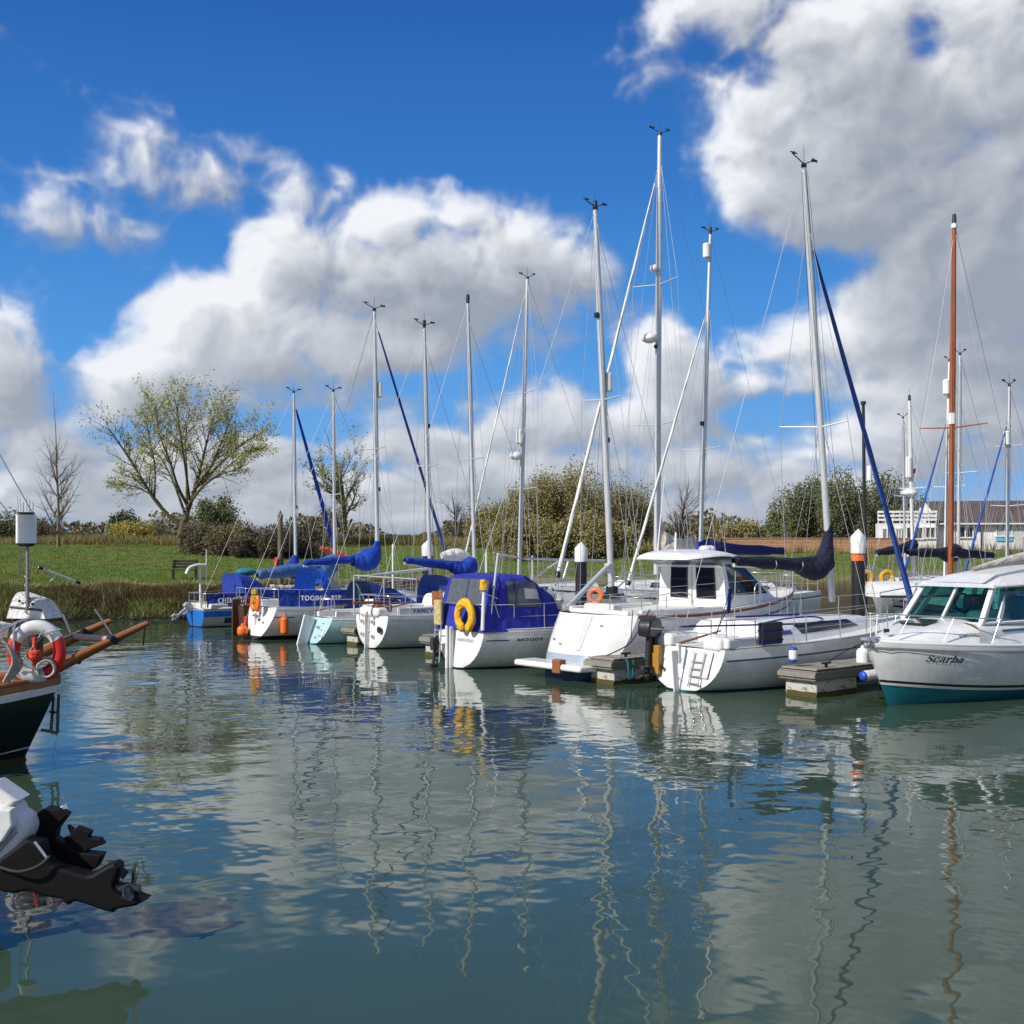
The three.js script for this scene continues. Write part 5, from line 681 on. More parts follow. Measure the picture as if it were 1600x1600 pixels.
  part('roof_edge', [1, -1].map((s) => curve([0, 0.3, 0.6, 0.85, 1].map((u) => rf.C(u, s > 0 ? 0.004 : 0.996, 0.0)), 0.03, 6, 40)), M.white, t);
  part('interior', [rbox(0.9, 0.5, 0.5, 0.1, 3.3, 1.4, -0.35), rbox(0.5, 0.7, 0.45, 0.1, 2.3, 1.55, 0.45), rbox(0.5, 0.7, 0.45, 0.1, 2.3, 1.55, -0.45), box(5, 0.04, 2, 2.2, 1.1, 0)], paint(0.4, 0.4, 0.38), t); part('steering_wheel', new THREE.TorusGeometry(0.18, 0.02, 8, 20).rotateY(Math.PI / 2).translate(2.95, 1.75, 0.4), M.black, t); part('dash_item', [tube(V(4.25, 1.4, -0.55), V(4.25, 1.55, -0.55), 0.06, 0.06, 10)], M.red, t); part('dash_pad', rbox(0.5, 0.12, 0.8, 0.05, 4.15, 1.42, 0.1), cloth(0.3, 0.62, 0.55), t);
  const H = 0.52; part('bow_rail', [curve([h.rail(0.62, -1, 0.12, H), h.rail(0.8, -1, 0.1, H), h.rail(0.93, -1, 0.08, H), V(L + 0.05, h.fb + H, 0), h.rail(0.93, 1, 0.08, H), h.rail(0.8, 1, 0.1, H), h.rail(0.62, 1, 0.12, H)], 0.011, 6, 60), ...[0.66, 0.82, 0.94].flatMap((q) => [1, -1].map((s) => tube(h.rail(q, s, 0.12, 0.02), h.rail(q - 0.03, s, 0.1, H), 0.01)))], M.steel, t);
  part('bow_fitting', [rbox(0.4, 0.07, 0.16, 0.02, L - 0.02, h.fb + 0.06, 0), tube(V(L + 0.15, h.fb + 0.05, -0.07), V(L + 0.15, h.fb + 0.05, 0.07), 0.05)], M.steel, t); part('navigation_lamp', [rbox(0.1, 0.07, 0.08, 0.02, L - 0.35, h.fb + 0.2, -0.1)], M.black, t);
  const sail = sleeve([t.cp(1520, 890, -0.5), t.cp(1560, 880, -0.5), t.cp(1600, 872, -0.5), t.cp(1680, 860, -0.5)], (u) => 0.04 + 0.12 * u, 10); 
  const cloth_ = part('cover_roll', sail, M.canvas, t);
  NEARBOATS('scarba', t, h);
}
// ---------- finger pontoons, piles, fenders, ropes ----------
function finger(label, px, py, len, w, theta = R39, group = 'wooden finger pontoons between the boats') {   // near right corner seen at px, py
  const d = EYE * F / (py - HZ), p = at(px, py, d); p.y = 0; const t = thing('finger_pontoon', label, 'pontoon', p, theta * DEG, group);
  const n = Math.min(60, Math.floor(len / 0.145)), g = rbox(0.135, 0.035, w + 0.06, 0.008, 0, 0, 0), r = rng(px); const woods = [M.greyWood, mat(0.22, 0.2, 0.17, 0.9, { map: T.wood }), mat(0.32, 0.3, 0.26, 0.85, { map: T.wood })];
  for (let i = 0; i < n; i++) { const m = part('plank', g, woods[Math.floor(r() * 3)], t); m.position.set(0.07 + i * 0.145, 0.53 + r() * 0.006, -w / 2); }
  part('edge_beam', [rbox(len, 0.17, 0.07, 0.02, len / 2, 0.415, 0.0), rbox(len, 0.17, 0.07, 0.02, len / 2, 0.415, -w), rbox(0.08, 0.19, w + 0.1, 0.02, -0.02, 0.41, -w / 2)], woods[1], t); part('fender_strip', [rbox(0.05, 0.1, w + 0.12, 0.02, -0.075, 0.42, -w / 2)], M.greyWood, t);
  for (let x = 0.06; x < len - 1; x += 3.1) { part('float', rbox(1.3, 0.55, w - 0.04, 0.03, x + 0.65, 0.06, -w / 2), M.concrete, t); part('weed', [grid(24, 4, (u, v) => { const a = u * 2 * (1.32 + w), q = a < w ? V(-0.02, 0, -a) : a < w + 1.32 ? V(a - w, 0, -w + 0.005) : a < 2 * w + 1.32 ? V(1.32, 0, -w + (a - w - 1.32)) : V(1.32 - (a - 2 * w - 1.32), 0, -0.005); const c2 = V(0.65, 0, -w / 2), o = q.clone().sub(c2); o.multiplyScalar(1.015 + 0.05 * (0.5 + noise(a * 9, v * 3, x)) * Math.sin(Math.min(1, v * 1.3) * Math.PI)); return V(c2.x + o.x + x, lerp(-0.15, 0.1 + 0.05 * noise(a * 6, 2, x), v), c2.z + o.z); }, V(0.65 + x, 0, -w / 2))], M.weed, t); }
  part('cleat', [rbox(0.05, 0.07, 0.05, 0.01, 0.5, 0.58, -0.12), rbox(0.28, 0.04, 0.05, 0.015, 0.5, 0.63, -0.12)], M.black, t);
  return t;
}
const fB = finger('wooden finger pontoon on stained concrete float by the bow of the teal motor boat', 1274, 1091, 7, 0.78, R39), fA = finger('wooden finger pontoon on white concrete float with teal rope, beside the black outboard', 957, 1071, 7, 0.74, R39), fC = finger('small far finger pontoon between the pale blue yacht and the round white transom', 556, 1009, 7, 0.62, R39), fD = finger('finger pontoon end just left of the yacht with the royal blue tent', 678, 1026, 7, 0.5, R39);
const onF = (f, x, y, z) => V(x, y, z).applyMatrix4(f.matrixWorld);
capsule(at(1352, 1056, 22.6), at(1375, 1053, 22.8), 0.1, paint(0.62, 0.62, 0.62), M.blueCap, 'white fender with blue ends lying between right pontoon and the teal motor boat', 'fender', null, null);
{ const p = onF(fB, 0.1, 0.72, -0.6); capsule(p, p.clone().add(V(0, 0.12, 0)), 0.085, M.white, M.blueCap, 'small white buoy with blue top hanging above the right pontoon', 'buoy', null, p.clone().add(V(0.02, 1.0, 0))); }
{ const p = at(1348, 1035, 24.3); capsule(p, p.clone().add(V(0, 0.2, 0)), 0.13, M.white, M.white, 'white fender standing at the far side of the right pontoon', 'fender'); }
for (const [i, a, b] of [[0, 0.35, 0.62], [1, 0.9, 0.55]]) solo('mooring_rope', [curve([onF(fA, a, 0.56, -0.1), onF(fA, a, 0.5, 0.07), onF(fA, a + 0.06, 0.1, 0.09), onF(fA, a + 0.16, 0.14, 0.08), onF(fA, a + 0.2, 0.5, 0.06)], 0.022, 5, 30)], M.blueRope, i ? 'shorter teal rope loop hung over the side of the pontoon by the black outboard' : 'longer teal rope loop hung over the pontoon side nearer its end', 'rope');
{ const { t, h } = NEARBOATS.list.hunter; const w = (v) => v.applyMatrix4(t.matrixWorld); rope('dark mooring rope from the yacht with navy boom cover to the right pontoon', [h.rail(0.9, 1, 0).applyMatrix4(t.matrixWorld), onF(fB, 1.4, 0.75, -0.4), onF(fB, 0.5, 0.62, -0.12)]);
  const c = NEARBOATS.list.cruiser, q = (x, v, z) => V(x, v, z).applyMatrix4(c.t.matrixWorld); rope('black mooring rope looping from the cruiser rail down its white quarter', [q(1.0, 1.5, 1.3), q(0.55, 1.1, 1.42), q(0.2, 0.8, 1.45), q(-0.25, 0.45, 0.95)], 0.014); rope('thin black rope hanging down the cruiser quarter', [q(0.5, 1.5, 1.28), q(0.35, 1.2, 1.4), q(0.3, 0.9, 1.43)], 0.01); }
function pile(label, px, top, bot, d, r, band) {
  const p = at(px, bot, d); const t = thing('mooring_pile', label, 'mooring pile', [p.x, -1.5, p.z], 0, 'white-capped mooring piles'), H = EYE - (top - HZ) / F * d + 1.5;
  part('shaft', new THREE.CylinderGeometry(r, r, H - 0.45, 20).translate(0, (H - 0.45) / 2, 0), M.black, t);
  part('cap', [new THREE.LatheGeometry([[0.001, 0.62], [r * 0.25, 0.58], [r * 1.12, 0.42], [r * 1.12, 0.02], [r * 0.9, 0]].map((q) => new THREE.Vector2(...q)), 24).translate(0, H - 0.62, 0)], M.white, t);
  if (band) part('band', new THREE.CylinderGeometry(r * 1.04, r * 1.04, 0.15, 20).translate(0, H - 0.71, 0), M.orange, t);
  return t;
}
pile('black mooring pile with white cap and orange band, right of the navy boom cover', 1341, 826, 960, 29.5, 0.165, true); pile('black mooring pile with white cap behind the cruiser transom', 908, 846, 930, 36, 0.175); pile('black mooring pile with white cap half hidden behind the mast by the blue sail cover', 668, 844, 900, 46, 0.2);
// walkway between the two rows
{
  const o = V(12.2, 0, -26.6); const t = thing('walkway_pontoon', 'long grey plank walkway pontoon running between the two rows of boats', 'pontoon', o, (R39 + 90) * DEG), L = 21, g = rbox(0.2, 0.04, 1.3, 0.01), r = rng(3);
  for (let i = 0; i < L / 0.21; i++) { const m = part('plank', g, i % 3 ? M.greyWood : mat(0.22, 0.2, 0.17, 0.9, { map: T.wood }), t); m.position.set(i * 0.21, 0.55 + r() * 0.006, 0); }
  part('edge_beam', [rbox(L, 0.2, 0.08, 0.02, L / 2, 0.42, 0.66), rbox(L, 0.2, 0.08, 0.02, L / 2, 0.42, -0.66)], M.greyWood, t); for (let i = 0; i < 6; i++) part('float', rbox(1.8, 0.5, 1.2, 0.04, 1 + i * 3.2, 0.08, 0), M.concrete, t);
}
// ---------- second row and boats beyond: bows towards the walkway ----------
function farBoat(label, px, d, o, name = 'sailing_yacht') {
  const th = (o.theta ?? 219) * DEG, dir = V(Math.cos(th), 0, -Math.sin(th)), p = at(px, HZ, d); p.y = 0; const L = o.L || 8, xm = o.xm || L * 0.6;
  const t = thing(name, label, 'sailboat', p.addScaledVector(dir, -xm), th), inv = t.matrixWorld.clone().invert(), e = V(0, EYE, 0).applyMatrix4(inv);
  t.cp = (x, y, zz = 0) => { const q = at(x, y, 10).applyMatrix4(inv).sub(e), k = (zz - e.z) / q.z; return e.clone().addScaledVector(q, k); };
  const h = hullShape({ L, B: o.B || L * 0.31, bt: 0.62, fs: o.fs || 0.95, fm: o.fm || 0.95, fb: o.fb || 1.25, rk: 0.15, ov: 0.9, dr: 0.4 });
  hullParts(t, h, { wl: () => 0.06, top: o.top || M.white, rail: o.rail || M.alu, bands: [['stripe', 0.12, 0.17, o.stripe || M.navy, 0, 1]] });
  const c = cabinShape({ x0: L * 0.3, x1: L * 0.76, w: (u) => lerp(L * 0.115, L * 0.05, u), h: (u) => (o.ch || 0.5) * lerp(1, 0.6, u), yb: (u) => h.sheer(lerp(0.3, 0.76, u)) - 0.02, sf: 0.5, tum: 0.15 });
  cabinPart(t, 'coachroof', c, o.roof || M.white, [0.08, 0.36, 0.62].flatMap((u) => [1, -1].map((s) => c.win(u, u + 0.2, 0.35, 0.75, s))));
  if (o.hood) { const s = cabinShape({ x0: L * 0.24, x1: L * 0.4, w: () => L * 0.115, h: (u) => 1.15 - 0.4 * u * u, yb: () => h.sheer(0.3), sf: 0.5, e: 0.45 }); part('sprayhood', [s.shell()], o.hood, t); }
  rails(t, h, { ts: [0.2, 0.4, 0.6, 0.8] });
  const foot = t.cp(px, o.foot || 870); foot.y = Math.min(foot.y, h.fm + (o.ch || 0.5) + 0.05); foot.x = xm;
  const top = t.cp(o.top_[0], o.top_[1]), R = rig(t, h, { foot, top, r: o.r || 0.07, mat: o.mast || M.alu, spreaders: o.spreaders || [[0.48, 0.7, 0.1]], spMat: o.mast, hf: o.hf || 0.97, furl: o.furl, furlR: o.furlR, bow: o.bow && t.cp(...o.bow), head: o.head || { k: 0.7 }, reflectors: o.reflectors, lamps: o.lamps });
  if (o.boom) boom(t, t.cp(...o.boom[0]), t.cp(...o.boom[1]), { cover: o.cover, R: o.R || 0.15, hump: o.hump, up: o.up || 0.5, mr: 0.09 });
  return { t, h, ...R };
}
{
  const a = farBoat('sailing yacht with bare grey boom and mast radar dome, behind the royal blue tent', 811, 46, { L: 9, xm: 6, foot: 885, top_: [824, 436], hf: 0.985, furl: M.sail, furlR: 0.034, spreaders: [[0.62, 0.9, -0.1], [0.3, 0.9, 0]], reflectors: [[0.475, 0.16, 0.14, 0.46]], boom: [[820, 873], [946, 876]], R: 0.1, r: 0.085, head: { k: 0.8 } });
  const p = a.onM(0.41); part('radar_dome', [ball(0.24, p.x + 0.32, p.y, 0, 1, 0.7, 1), tube(p, p.clone().add(V(0.3, -0.1, 0)), 0.03)], M.white, a.t);
  part('gallows', [tube(a.t.cp(872, 878, 0.4), a.t.cp(830, 905, 0.4), 0.05), tube(a.t.cp(888, 878, -0.4), a.t.cp(880, 905, -0.4), 0.05), tube(a.t.cp(832, 868, 0.4), a.t.cp(832, 905, 0.4), 0.04)], M.alu, a.t);
  const b = farBoat('largest sailing yacht with the tallest mast, white furled headsail and cream sail cover', 1026, 43, { L: 11.5, xm: 6.6, foot: 875, fs: 1.2, fm: 1.2, fb: 1.5, ch: 0.55, top_: [1031, 212], r: 0.115, hf: 0.935, furl: M.sail, furlR: 0.058, spreaders: [[0.66, 1.1, -0.2], [0.34, 1.35, -0.2]], boom: [[1030, 858], [1100, 862]], cover: cloth(0.62, 0.54, 0.48), R: 0.34, hump: 1.5, up: 1.1, lamps: [[0.518, 0.12]], head: { k: 1.0 } });
  const q = b.onM(0.535); part('radar_dome', [ball(0.3, q.x + 0.45, q.y, 0, 1, 0.62, 1), tube(q, q.clone().add(V(0.4, -0.12, 0)), 0.03)], M.white, b.t); const q2 = b.onM(0.695); part('deck_light', [ball(0.15, q2.x + 0.25, q2.y, 0), tube(q2, q2.clone().add(V(0.2, 0, 0)), 0.02)], M.white, b.t);
  const c = farBoat('sailing yacht with white furled headsail and long navy boom cover behind the wheelhouse roof', 1093, 40, { L: 9, xm: 5.5, foot: 875, fs: 1.2, fm: 1.15, fb: 1.4, top_: [1110, 366], hf: 0.79, furl: M.sail, furlR: 0.046, spreaders: [[0.375, 0.85, -0.15]], boom: [[1098, 862], [1226, 866]], cover: M.navy ? cloth(0.01, 0.014, 0.12) : null, R: 0.22, hump: 1.1, up: 0.35, reflectors: [[0.95, 0.16, 0.13, 0.4]], lamps: [[0.45, 0.12]], head: { k: 0.8, lamp: 1 } });
  part('mast_boot', sleeve([c.onM(0.11), c.onM(0.05), c.onM(0.0)], (u) => 0.13 + 0.12 * u, 10), M.royal, c.t);
  const f = farBoat('sailing yacht with varnished brown wooden mast and spreaders behind the cabin motor boat', 1485, 34, { L: 8, xm: 5.2, foot: 905, top_: [1491, 348], mast: mat(0.38, 0.1, 0.025, 0.3, { map: T.wood }), r: 0.08, rail: M.teak, roof: M.cream, ch: 0.62, fb: 1.4, spreaders: [[0.44, 1.05, 0.05]], head: { arms: false, lamp: 1, aerial: 0.2, k: 0.8 }, boom: [[1484, 868], [1552, 872]], cover: M.midnight, R: 0.15 });
  { const p = f.onM(0.45), p2 = f.onM(0.985); part('mast_band', [tube(p, f.onM(0.48), 0.1, 0.1, 12)], M.white, f.t); part('mast_band', [tube(p2, f.onM(0.997), 0.085, 0.085, 12)], M.white, f.t); }
  const dk = cabinShape({ x0: 1.2, x1: 4.2, w: () => 0.85, h: () => 1.05, yb: () => 0.95, sf: 0.35, e: 0.25, tum: 0.08 }); const dh = cabinPart(f.t, 'deckhouse', dk, M.white, [0.08, 0.4, 0.7].flatMap((u) => [1, -1].map((s) => dk.win(u, u + 0.22, 0.45, 0.85, s)))); part('trim', [1, -1].map((s) => curve([0, 0.3, 0.6, 0.95].map((u) => dk.C(u, s > 0 ? 0.24 : 0.76, 0.01)), 0.04, 5, 20)), M.teak, dh);
  farBoat('sailing yacht with navy boom cover and slim grey mast right of the brown mast', 1497, 44, { L: 8, foot: 900, top_: [1500, 555], r: 0.06, boom: [[1496, 868], [1418, 868]], cover: M.midnight, R: 0.2, hump: 1.2, up: 0.3, head: { k: 0.8 } });
  farBoat('white-masted sailing yacht with blue furled headsail just left of the brown wooden mast', 1477, 48, { L: 8, foot: 890, top_: [1484, 565], r: 0.085, mast: M.whiteSpar, furl: M.sailBlue, furlR: 0.045, hf: 0.75, spreaders: [[0.42, 0.8, 0]], reflectors: [[0.88, 0.18, 0.16, 0.5]], head: { k: 0.7 } });
  farBoat('sailing yacht with blue furled headsail and the rightmost grey mast', 1573, 40, { L: 7.6, foot: 890, top_: [1577, 604], r: 0.06, furl: M.sailBlue, furlR: 0.04, hf: 0.84, spreaders: [[0.7, 0.5, 0], [0.4, 0.6, 0]], reflectors: [[0.74, 0.12, 0.11, 0.4]], head: { k: 0.8 } });
  const e = farBoat('white-masted sailing yacht with round radar and small red flag, left of the clubhouse gable', 1427, 51, { L: 8, foot: 890, top_: [1421, 626], r: 0.08, mast: M.whiteSpar, spreaders: [[0.5, 0.7, 0]], reflectors: [[0.62, 0.16, 0.14, 0.8]], head: { k: 0.8, lamp: 1, arms: false }, boom: [[1428, 858], [1370, 868]], cover: M.midnight, R: 0.22 });
  { const p = e.onM(0.475); part('radar_dome', [ball(0.36, p.x, p.y, 0.1, 1, 0.5, 1)], M.white, e.t); const s = e.onM(0.58); part('flag', grid(6, 3, (u, v) => V(s.x - 0.15 - u * 0.6, s.y - 0.1 + u * 0.28 + v * 0.3 * (1 - 0.5 * u), 0.2 + 0.06 * Math.sin(u * 7)), s), cloth(0.4, 0.02, 0.03), e.t); part('flag_halyard', tube(e.onM(0.72), s.clone().add(V(-0.9, -1.8, 0.2)), 0.008), M.wire, e.t); }
  farBoat('sailing yacht with thin pale mast left of the radar mast, farthest row', 1414, 55, { L: 7, foot: 890, top_: [1411, 654], r: 0.055, spreaders: [[0.5, 0.5, 0]], head: { k: 0.8 } });
}
{
  const p = at(1353, 900, 46), t = thing('black_pole', 'tall thin black pole with a white cylinder, right of the furled blue headsail', 'pole', [p.x, -1, p.z]), H = EYE - (632 - HZ) / F * 46 + 1;
  part('pole', tube(V(0, 0, 0), V(-0.1, H, 0), 0.085, 0.06, 12), M.black, t); part('reflector', tube(V(0.12, H - 2.9, 0.05), V(0.12, H - 2.35, 0.05), 0.1, 0.1, 12), M.white, t); part('top_fitting', tube(V(-0.1, H, 0), V(-0.1, H + 0.12, 0), 0.1, 0.1, 10), M.black, t);
}
{
  const wp = (x, y, d) => at(x, y, d);
  const lb = (label, x, y, d, turn, m = M.yellow) => { const t = thing('ring_buoy', label, 'lifebuoy', wp(x, y, d), turn); part('ring', ring(0.17, 0.065, 0, 0, 0).scale(1, 1, 0.8), m, t); part('grab_line', ring(0.24, 0.01, 0, 0, 0), M.rope, t); };
  lb('yellow ring lifebuoy on the deckhouse of the boat with the brown mast', 1386, 903, 33.4, 0.2); lb('yellow ring lifebuoy half hidden behind the orange-banded pile', 1354, 903, 34.2, 0.1);
  lb('orange-red ring lifebuoy lying flat on deck behind the cruiser transom', 930, 931, 33, -0.4, M.orange);
}
// white dinghy on the walkway before the brown mast
{
  const p = at(1362, 932, 32.2); const t = thing('dinghy', 'small white dinghy upturned on the walkway behind the bow of the motor boat', 'dinghy', p, 10 * DEG); const h = hullShape({ L: 2.4, B: 1.2, bt: 0.8, fs: 0.0, fm: -0.02, fb: -0.06, ov: 0.2, dr: 0.42, ds: -0.4, kb: -0.25 });
  const g = [...h.strip((x) => h.keel(x), (x) => h.sheer(x)), h.transom(h.keel(0), 0)]; g.forEach((q) => { q.scale(1, -1, 1); const ix = q.index.array; for (let i = 0; i < ix.length; i += 3) { const k = ix[i]; ix[i] = ix[i + 1]; ix[i + 1] = k; } q.computeVertexNormals(); });
  part('hull', g, M.white, t); part('rubbing_strake', curve([h.rail(0, 1), h.rail(0.4, 1), h.rail(0.8, 1), h.rail(1, 1), h.rail(0.8, -1), h.rail(0.4, -1), h.rail(0, -1)].map((v) => V(v.x, 0.02, v.z)), 0.03, 6, 40), M.rubber, t);
}
// ---------- clubhouse, brick wall, bank furniture ----------
{
  const d = 74, s = F / d, o = at(1370, HZ, d); o.y = 0; const t = thing('clubhouse', 'long white single-storey clubhouse with brown roof and railed terrace behind the boats at right', 'building', o, -0.16), X = (px) => (px - 1370) / s, Y = (py) => EYE - (py - HZ) / s;
  const wh = mat(0.78, 0.78, 0.77, 0.8, { map: T.grime }), tile = noiseTex(256, (u, v) => { const r = Math.floor(v * 14), j = (r % 2) * 0.5, k = Math.floor(u * 12 + j), n = 0.75 + 0.4 * Math.abs(Math.sin(r * 12.9 + k * 78.2)), gap = (u * 12 + j) % 1 < 0.07 || (v * 14) % 1 < 0.12 ? 0.6 : 1; return [n * gap, n * gap, n * gap]; });
  const roofM = mat(0.11, 0.085, 0.075, 0.95, { map: tile, bumpMap: tile, bumpScale: 0.05 }), xr = X(1760);
  const wall = part('wall', [box(xr - X(1452), Y(818) - 2.0, 6, (xr + X(1452)) / 2, (Y(818) + 2.0) / 2, -3)], wh, t); part('terrace_block', [box(X(1456) - 0, Y(818) - 2.0, 1.2, X(1456) / 2, (Y(818) + 2) / 2, 0.05)], wh, t); part('plinth', [box(xr + 0.1, 0.32, 5.2, xr / 2, 2.32, -1.86)], mat(0.22, 0.1, 0.06, 0.9, { map: T.grime }), t);
  for (const sd of [1, -1]) { const z0 = sd > 0 ? 0.45 : -6.45, g = grid(10, 8, (u, v) => V(lerp(X(1444), xr + 0.4, u), lerp(Y(819), Y(819) + 1.5, v), lerp(z0, -3, v)), V(5, 0, -3), 9, 1.2); part('roof_slope', g, roofM, t); }
  part('gable_wall', fan([V(X(1450), Y(818), 0), V(X(1450), Y(818) + 1.4, -3), V(X(1450), Y(818), -6)], V(9, 3, -3)), wh, t); part('gutter', rbox(xr - X(1444), 0.1, 0.12, 0.03, (xr + X(1444)) / 2, Y(819), 0.42), M.whiteSpar, t);
  part('porch_gable', [new THREE.ExtrudeGeometry(new THREE.Shape([new THREE.Vector2(-0.75, 0), new THREE.Vector2(0.75, 0), new THREE.Vector2(0, 1.05)]), { depth: 0.25, bevelEnabled: false }).translate(X(1441), Y(813), 0.25)], wh, t);
  for (const [a, b] of [[1370, 1456]]) { for (let i = 0; i <= 8; i++) part('railing_post', box(0.07, 0.72, 0.07, lerp(X(a), X(b), i / 8), Y(818) + 0.36, 0.62), M.white, t); for (const y of [0.22, 0.46, 0.7]) part('railing_board', box(X(b) - X(a) + 0.1, 0.13, 0.04, (X(a) + X(b)) / 2, Y(818) + y, 0.68), M.white, t); }
  const W = (a, b, y0, y1, m, parent = wall, zz = 0) => { const f = part('window', [box(X(b) - X(a), Y(y0) - Y(y1), 0.05, X((a + b) / 2), (Y(y0) + Y(y1)) / 2, zz + 0.03)], m, parent); part('frame', [box(X(b) - X(a) + 0.14, 0.08, 0.1, X((a + b) / 2), Y(y0), zz + 0.05), box(X(b) - X(a) + 0.14, 0.08, 0.14, X((a + b) / 2), Y(y1), zz + 0.06), ...[a, (a + b) / 2, b].map((x) => box(0.07, Y(y0) - Y(y1), 0.1, X(x), (Y(y0) + Y(y1)) / 2, zz + 0.05))], M.white, t); };
  W(1490, 1513, 823, 840, M.smoke); W(1478, 1485, 822, 848, M.smoke); W(1588, 1612, 821, 838, M.smoke); W(1547, 1570, 820, 838, mat(0.35, 0.42, 0.44, 0.15)); W(1630, 1660, 821, 838, M.smoke); 
  const tb = t.children.find((q) => q.name === 'terrace_block'); W(1376, 1390, 826, 843, mat(0.2, 0.2, 0.2, 0.2), tb, 0.65); W(1396, 1404, 826, 843, mat(0.2, 0.2, 0.2, 0.2), tb, 0.65); W(1412, 1436, 824, 842, mat(0.05, 0.045, 0.04, 0.15), tb, 0.65); W(1440, 1454, 824, 841, mat(0.06, 0.05, 0.045, 0.15), tb, 0.65);
  part('door', [box(0.5, 1.35, 0.06, X(1580), 3.0, 0.03)], mat(0.5, 0.5, 0.5, 0.5), t); part('sign_board', [box(0.95, 0.2, 0.05, X(1559), Y(843), 0.06)], mat(0.1, 0.42, 0.62, 0.5), t);
  part('downpipe', [tube(V(X(1525), 2.3, 0.1), V(X(1525), Y(820), 0.1), 0.045)], M.black, t);
}
{
  const d = 70, a = at(1135, HZ, d), b = at(1428, HZ, d), t = thing('brick_wall', 'long low red-brown brick wall in front of the dark green trees', 'wall', [(a.x + b.x) / 2, 0, a.z]), L = b.x - a.x;
  const br = noiseTex(256, (u, v) => { const r = Math.floor(v * 8), q = (u * 4 + (r % 2) * 0.5), k = Math.floor(q), n = 0.7 + 0.5 * Math.abs(Math.sin(r * 4.1 + k * 9.7)), g = q % 1 < 0.06 || (v * 8) % 1 < 0.16; return g ? [0.62, 0.6, 0.55] : [n, n * 0.95, n * 0.9]; });
  const g = box(L, 1.05, 0.24, 0, 2.58, 0), uv = g.attributes.uv; for (let i = 0; i < uv.count; i++) uv.setXY(i, uv.getX(i) * L, uv.getY(i) * 1.0); part('brickwork', g, mat(0.46, 0.26, 0.16, 0.95, { map: br }), t); part('coping', [rbox(L + 0.1, 0.07, 0.32, 0.02, 0, 3.14, 0)], mat(0.3, 0.2, 0.14, 0.9, { map: T.grime }), t);
}
{
  const p = at(288, 908, 50.5); p.y = ground(p.x, p.z); const t = thing('bench', 'dark slatted bench on the grass above the leftmost boat', 'bench', p, 0.15), w = mat(0.03, 0.026, 0.022, 0.8);
  for (let i = 0; i < 4; i++) part('seat_slat', rbox(1.05, 0.035, 0.09, 0.01, 0, 0.43, -0.15 + i * 0.11), w, t); for (let i = 0; i < 3; i++) part('back_slat', rbox(1.05, 0.09, 0.03, 0.01, 0, 0.55 + i * 0.12, -0.24 - i * 0.03), w, t);
  for (const x of [-0.46, 0.46]) { part('leg', rbox(0.07, 0.45, 0.07, 0.01, x, 0.21, 0.18), w, t); part('leg', rbox(0.07, 0.88, 0.07, 0.01, x, 0.42, -0.26), w, t); part('armrest', rbox(0.07, 0.04, 0.5, 0.01, x, 0.62, -0.05), w, t); }
}
const postAt = (name, label, cat, px, top, bot, d, r, m, capM) => { const p = at(px, bot, d), t = thing(name, label, cat, p), H = (bot - top) / F * d; part('shaft', tube(V(0, -1.2, 0), V(0, H, 0), r, r * 0.92, 8), m, t); part('cap', new THREE.ConeGeometry(r * 1.2, r * 2.5, 8).translate(0, H + r, 0), capM || m, t); return t; };
postAt('wooden_post', 'thick bare wooden post beside the leftmost silver mast', 'post', 438, 806, 905, 49, 0.11, mat(0.16, 0.13, 0.08, 0.9, { map: T.wood }));
{ const t = thing('lifebuoy_case', 'red and black lifebuoy case fixed on the wooden post', 'lifebuoy', at(435, 882, 48.8)); part('red_case', rbox(0.15, 0.6, 0.2, 0.06, -0.08, 0, 0), M.red, t); part('black_case', rbox(0.2, 0.55, 0.2, 0.06, 0.1, -0.02, 0), M.black, t); }
postAt('marker_post', 'white marker post with pointed top on the bank left of the white roll', 'post', 614, 853, 900, 52, 0.05, M.white); postAt('marker_post', 'short white post on the grass right of the rolled white cover', 'post', 760, 861, 893, 60, 0.06, M.white, M.yellow);
for (const [px, l] of [[165, 'old grey fence post in the dry grass left of the large tree'], [286 + 24, 'old grey fence post in the dry grass just right of the large tree trunk'], [30, 'old grey fence post in the dry grass above the lantern']]) { const p = stand(px, 90); const t = thing('fence_post', l, 'post', p); part('shaft', box(0.12, 1.3, 0.12, 0, 0.55, 0), M.greyWood, t); part('wire_staple', box(0.14, 0.03, 0.14, 0, 1.0, 0), M.wire, t); }
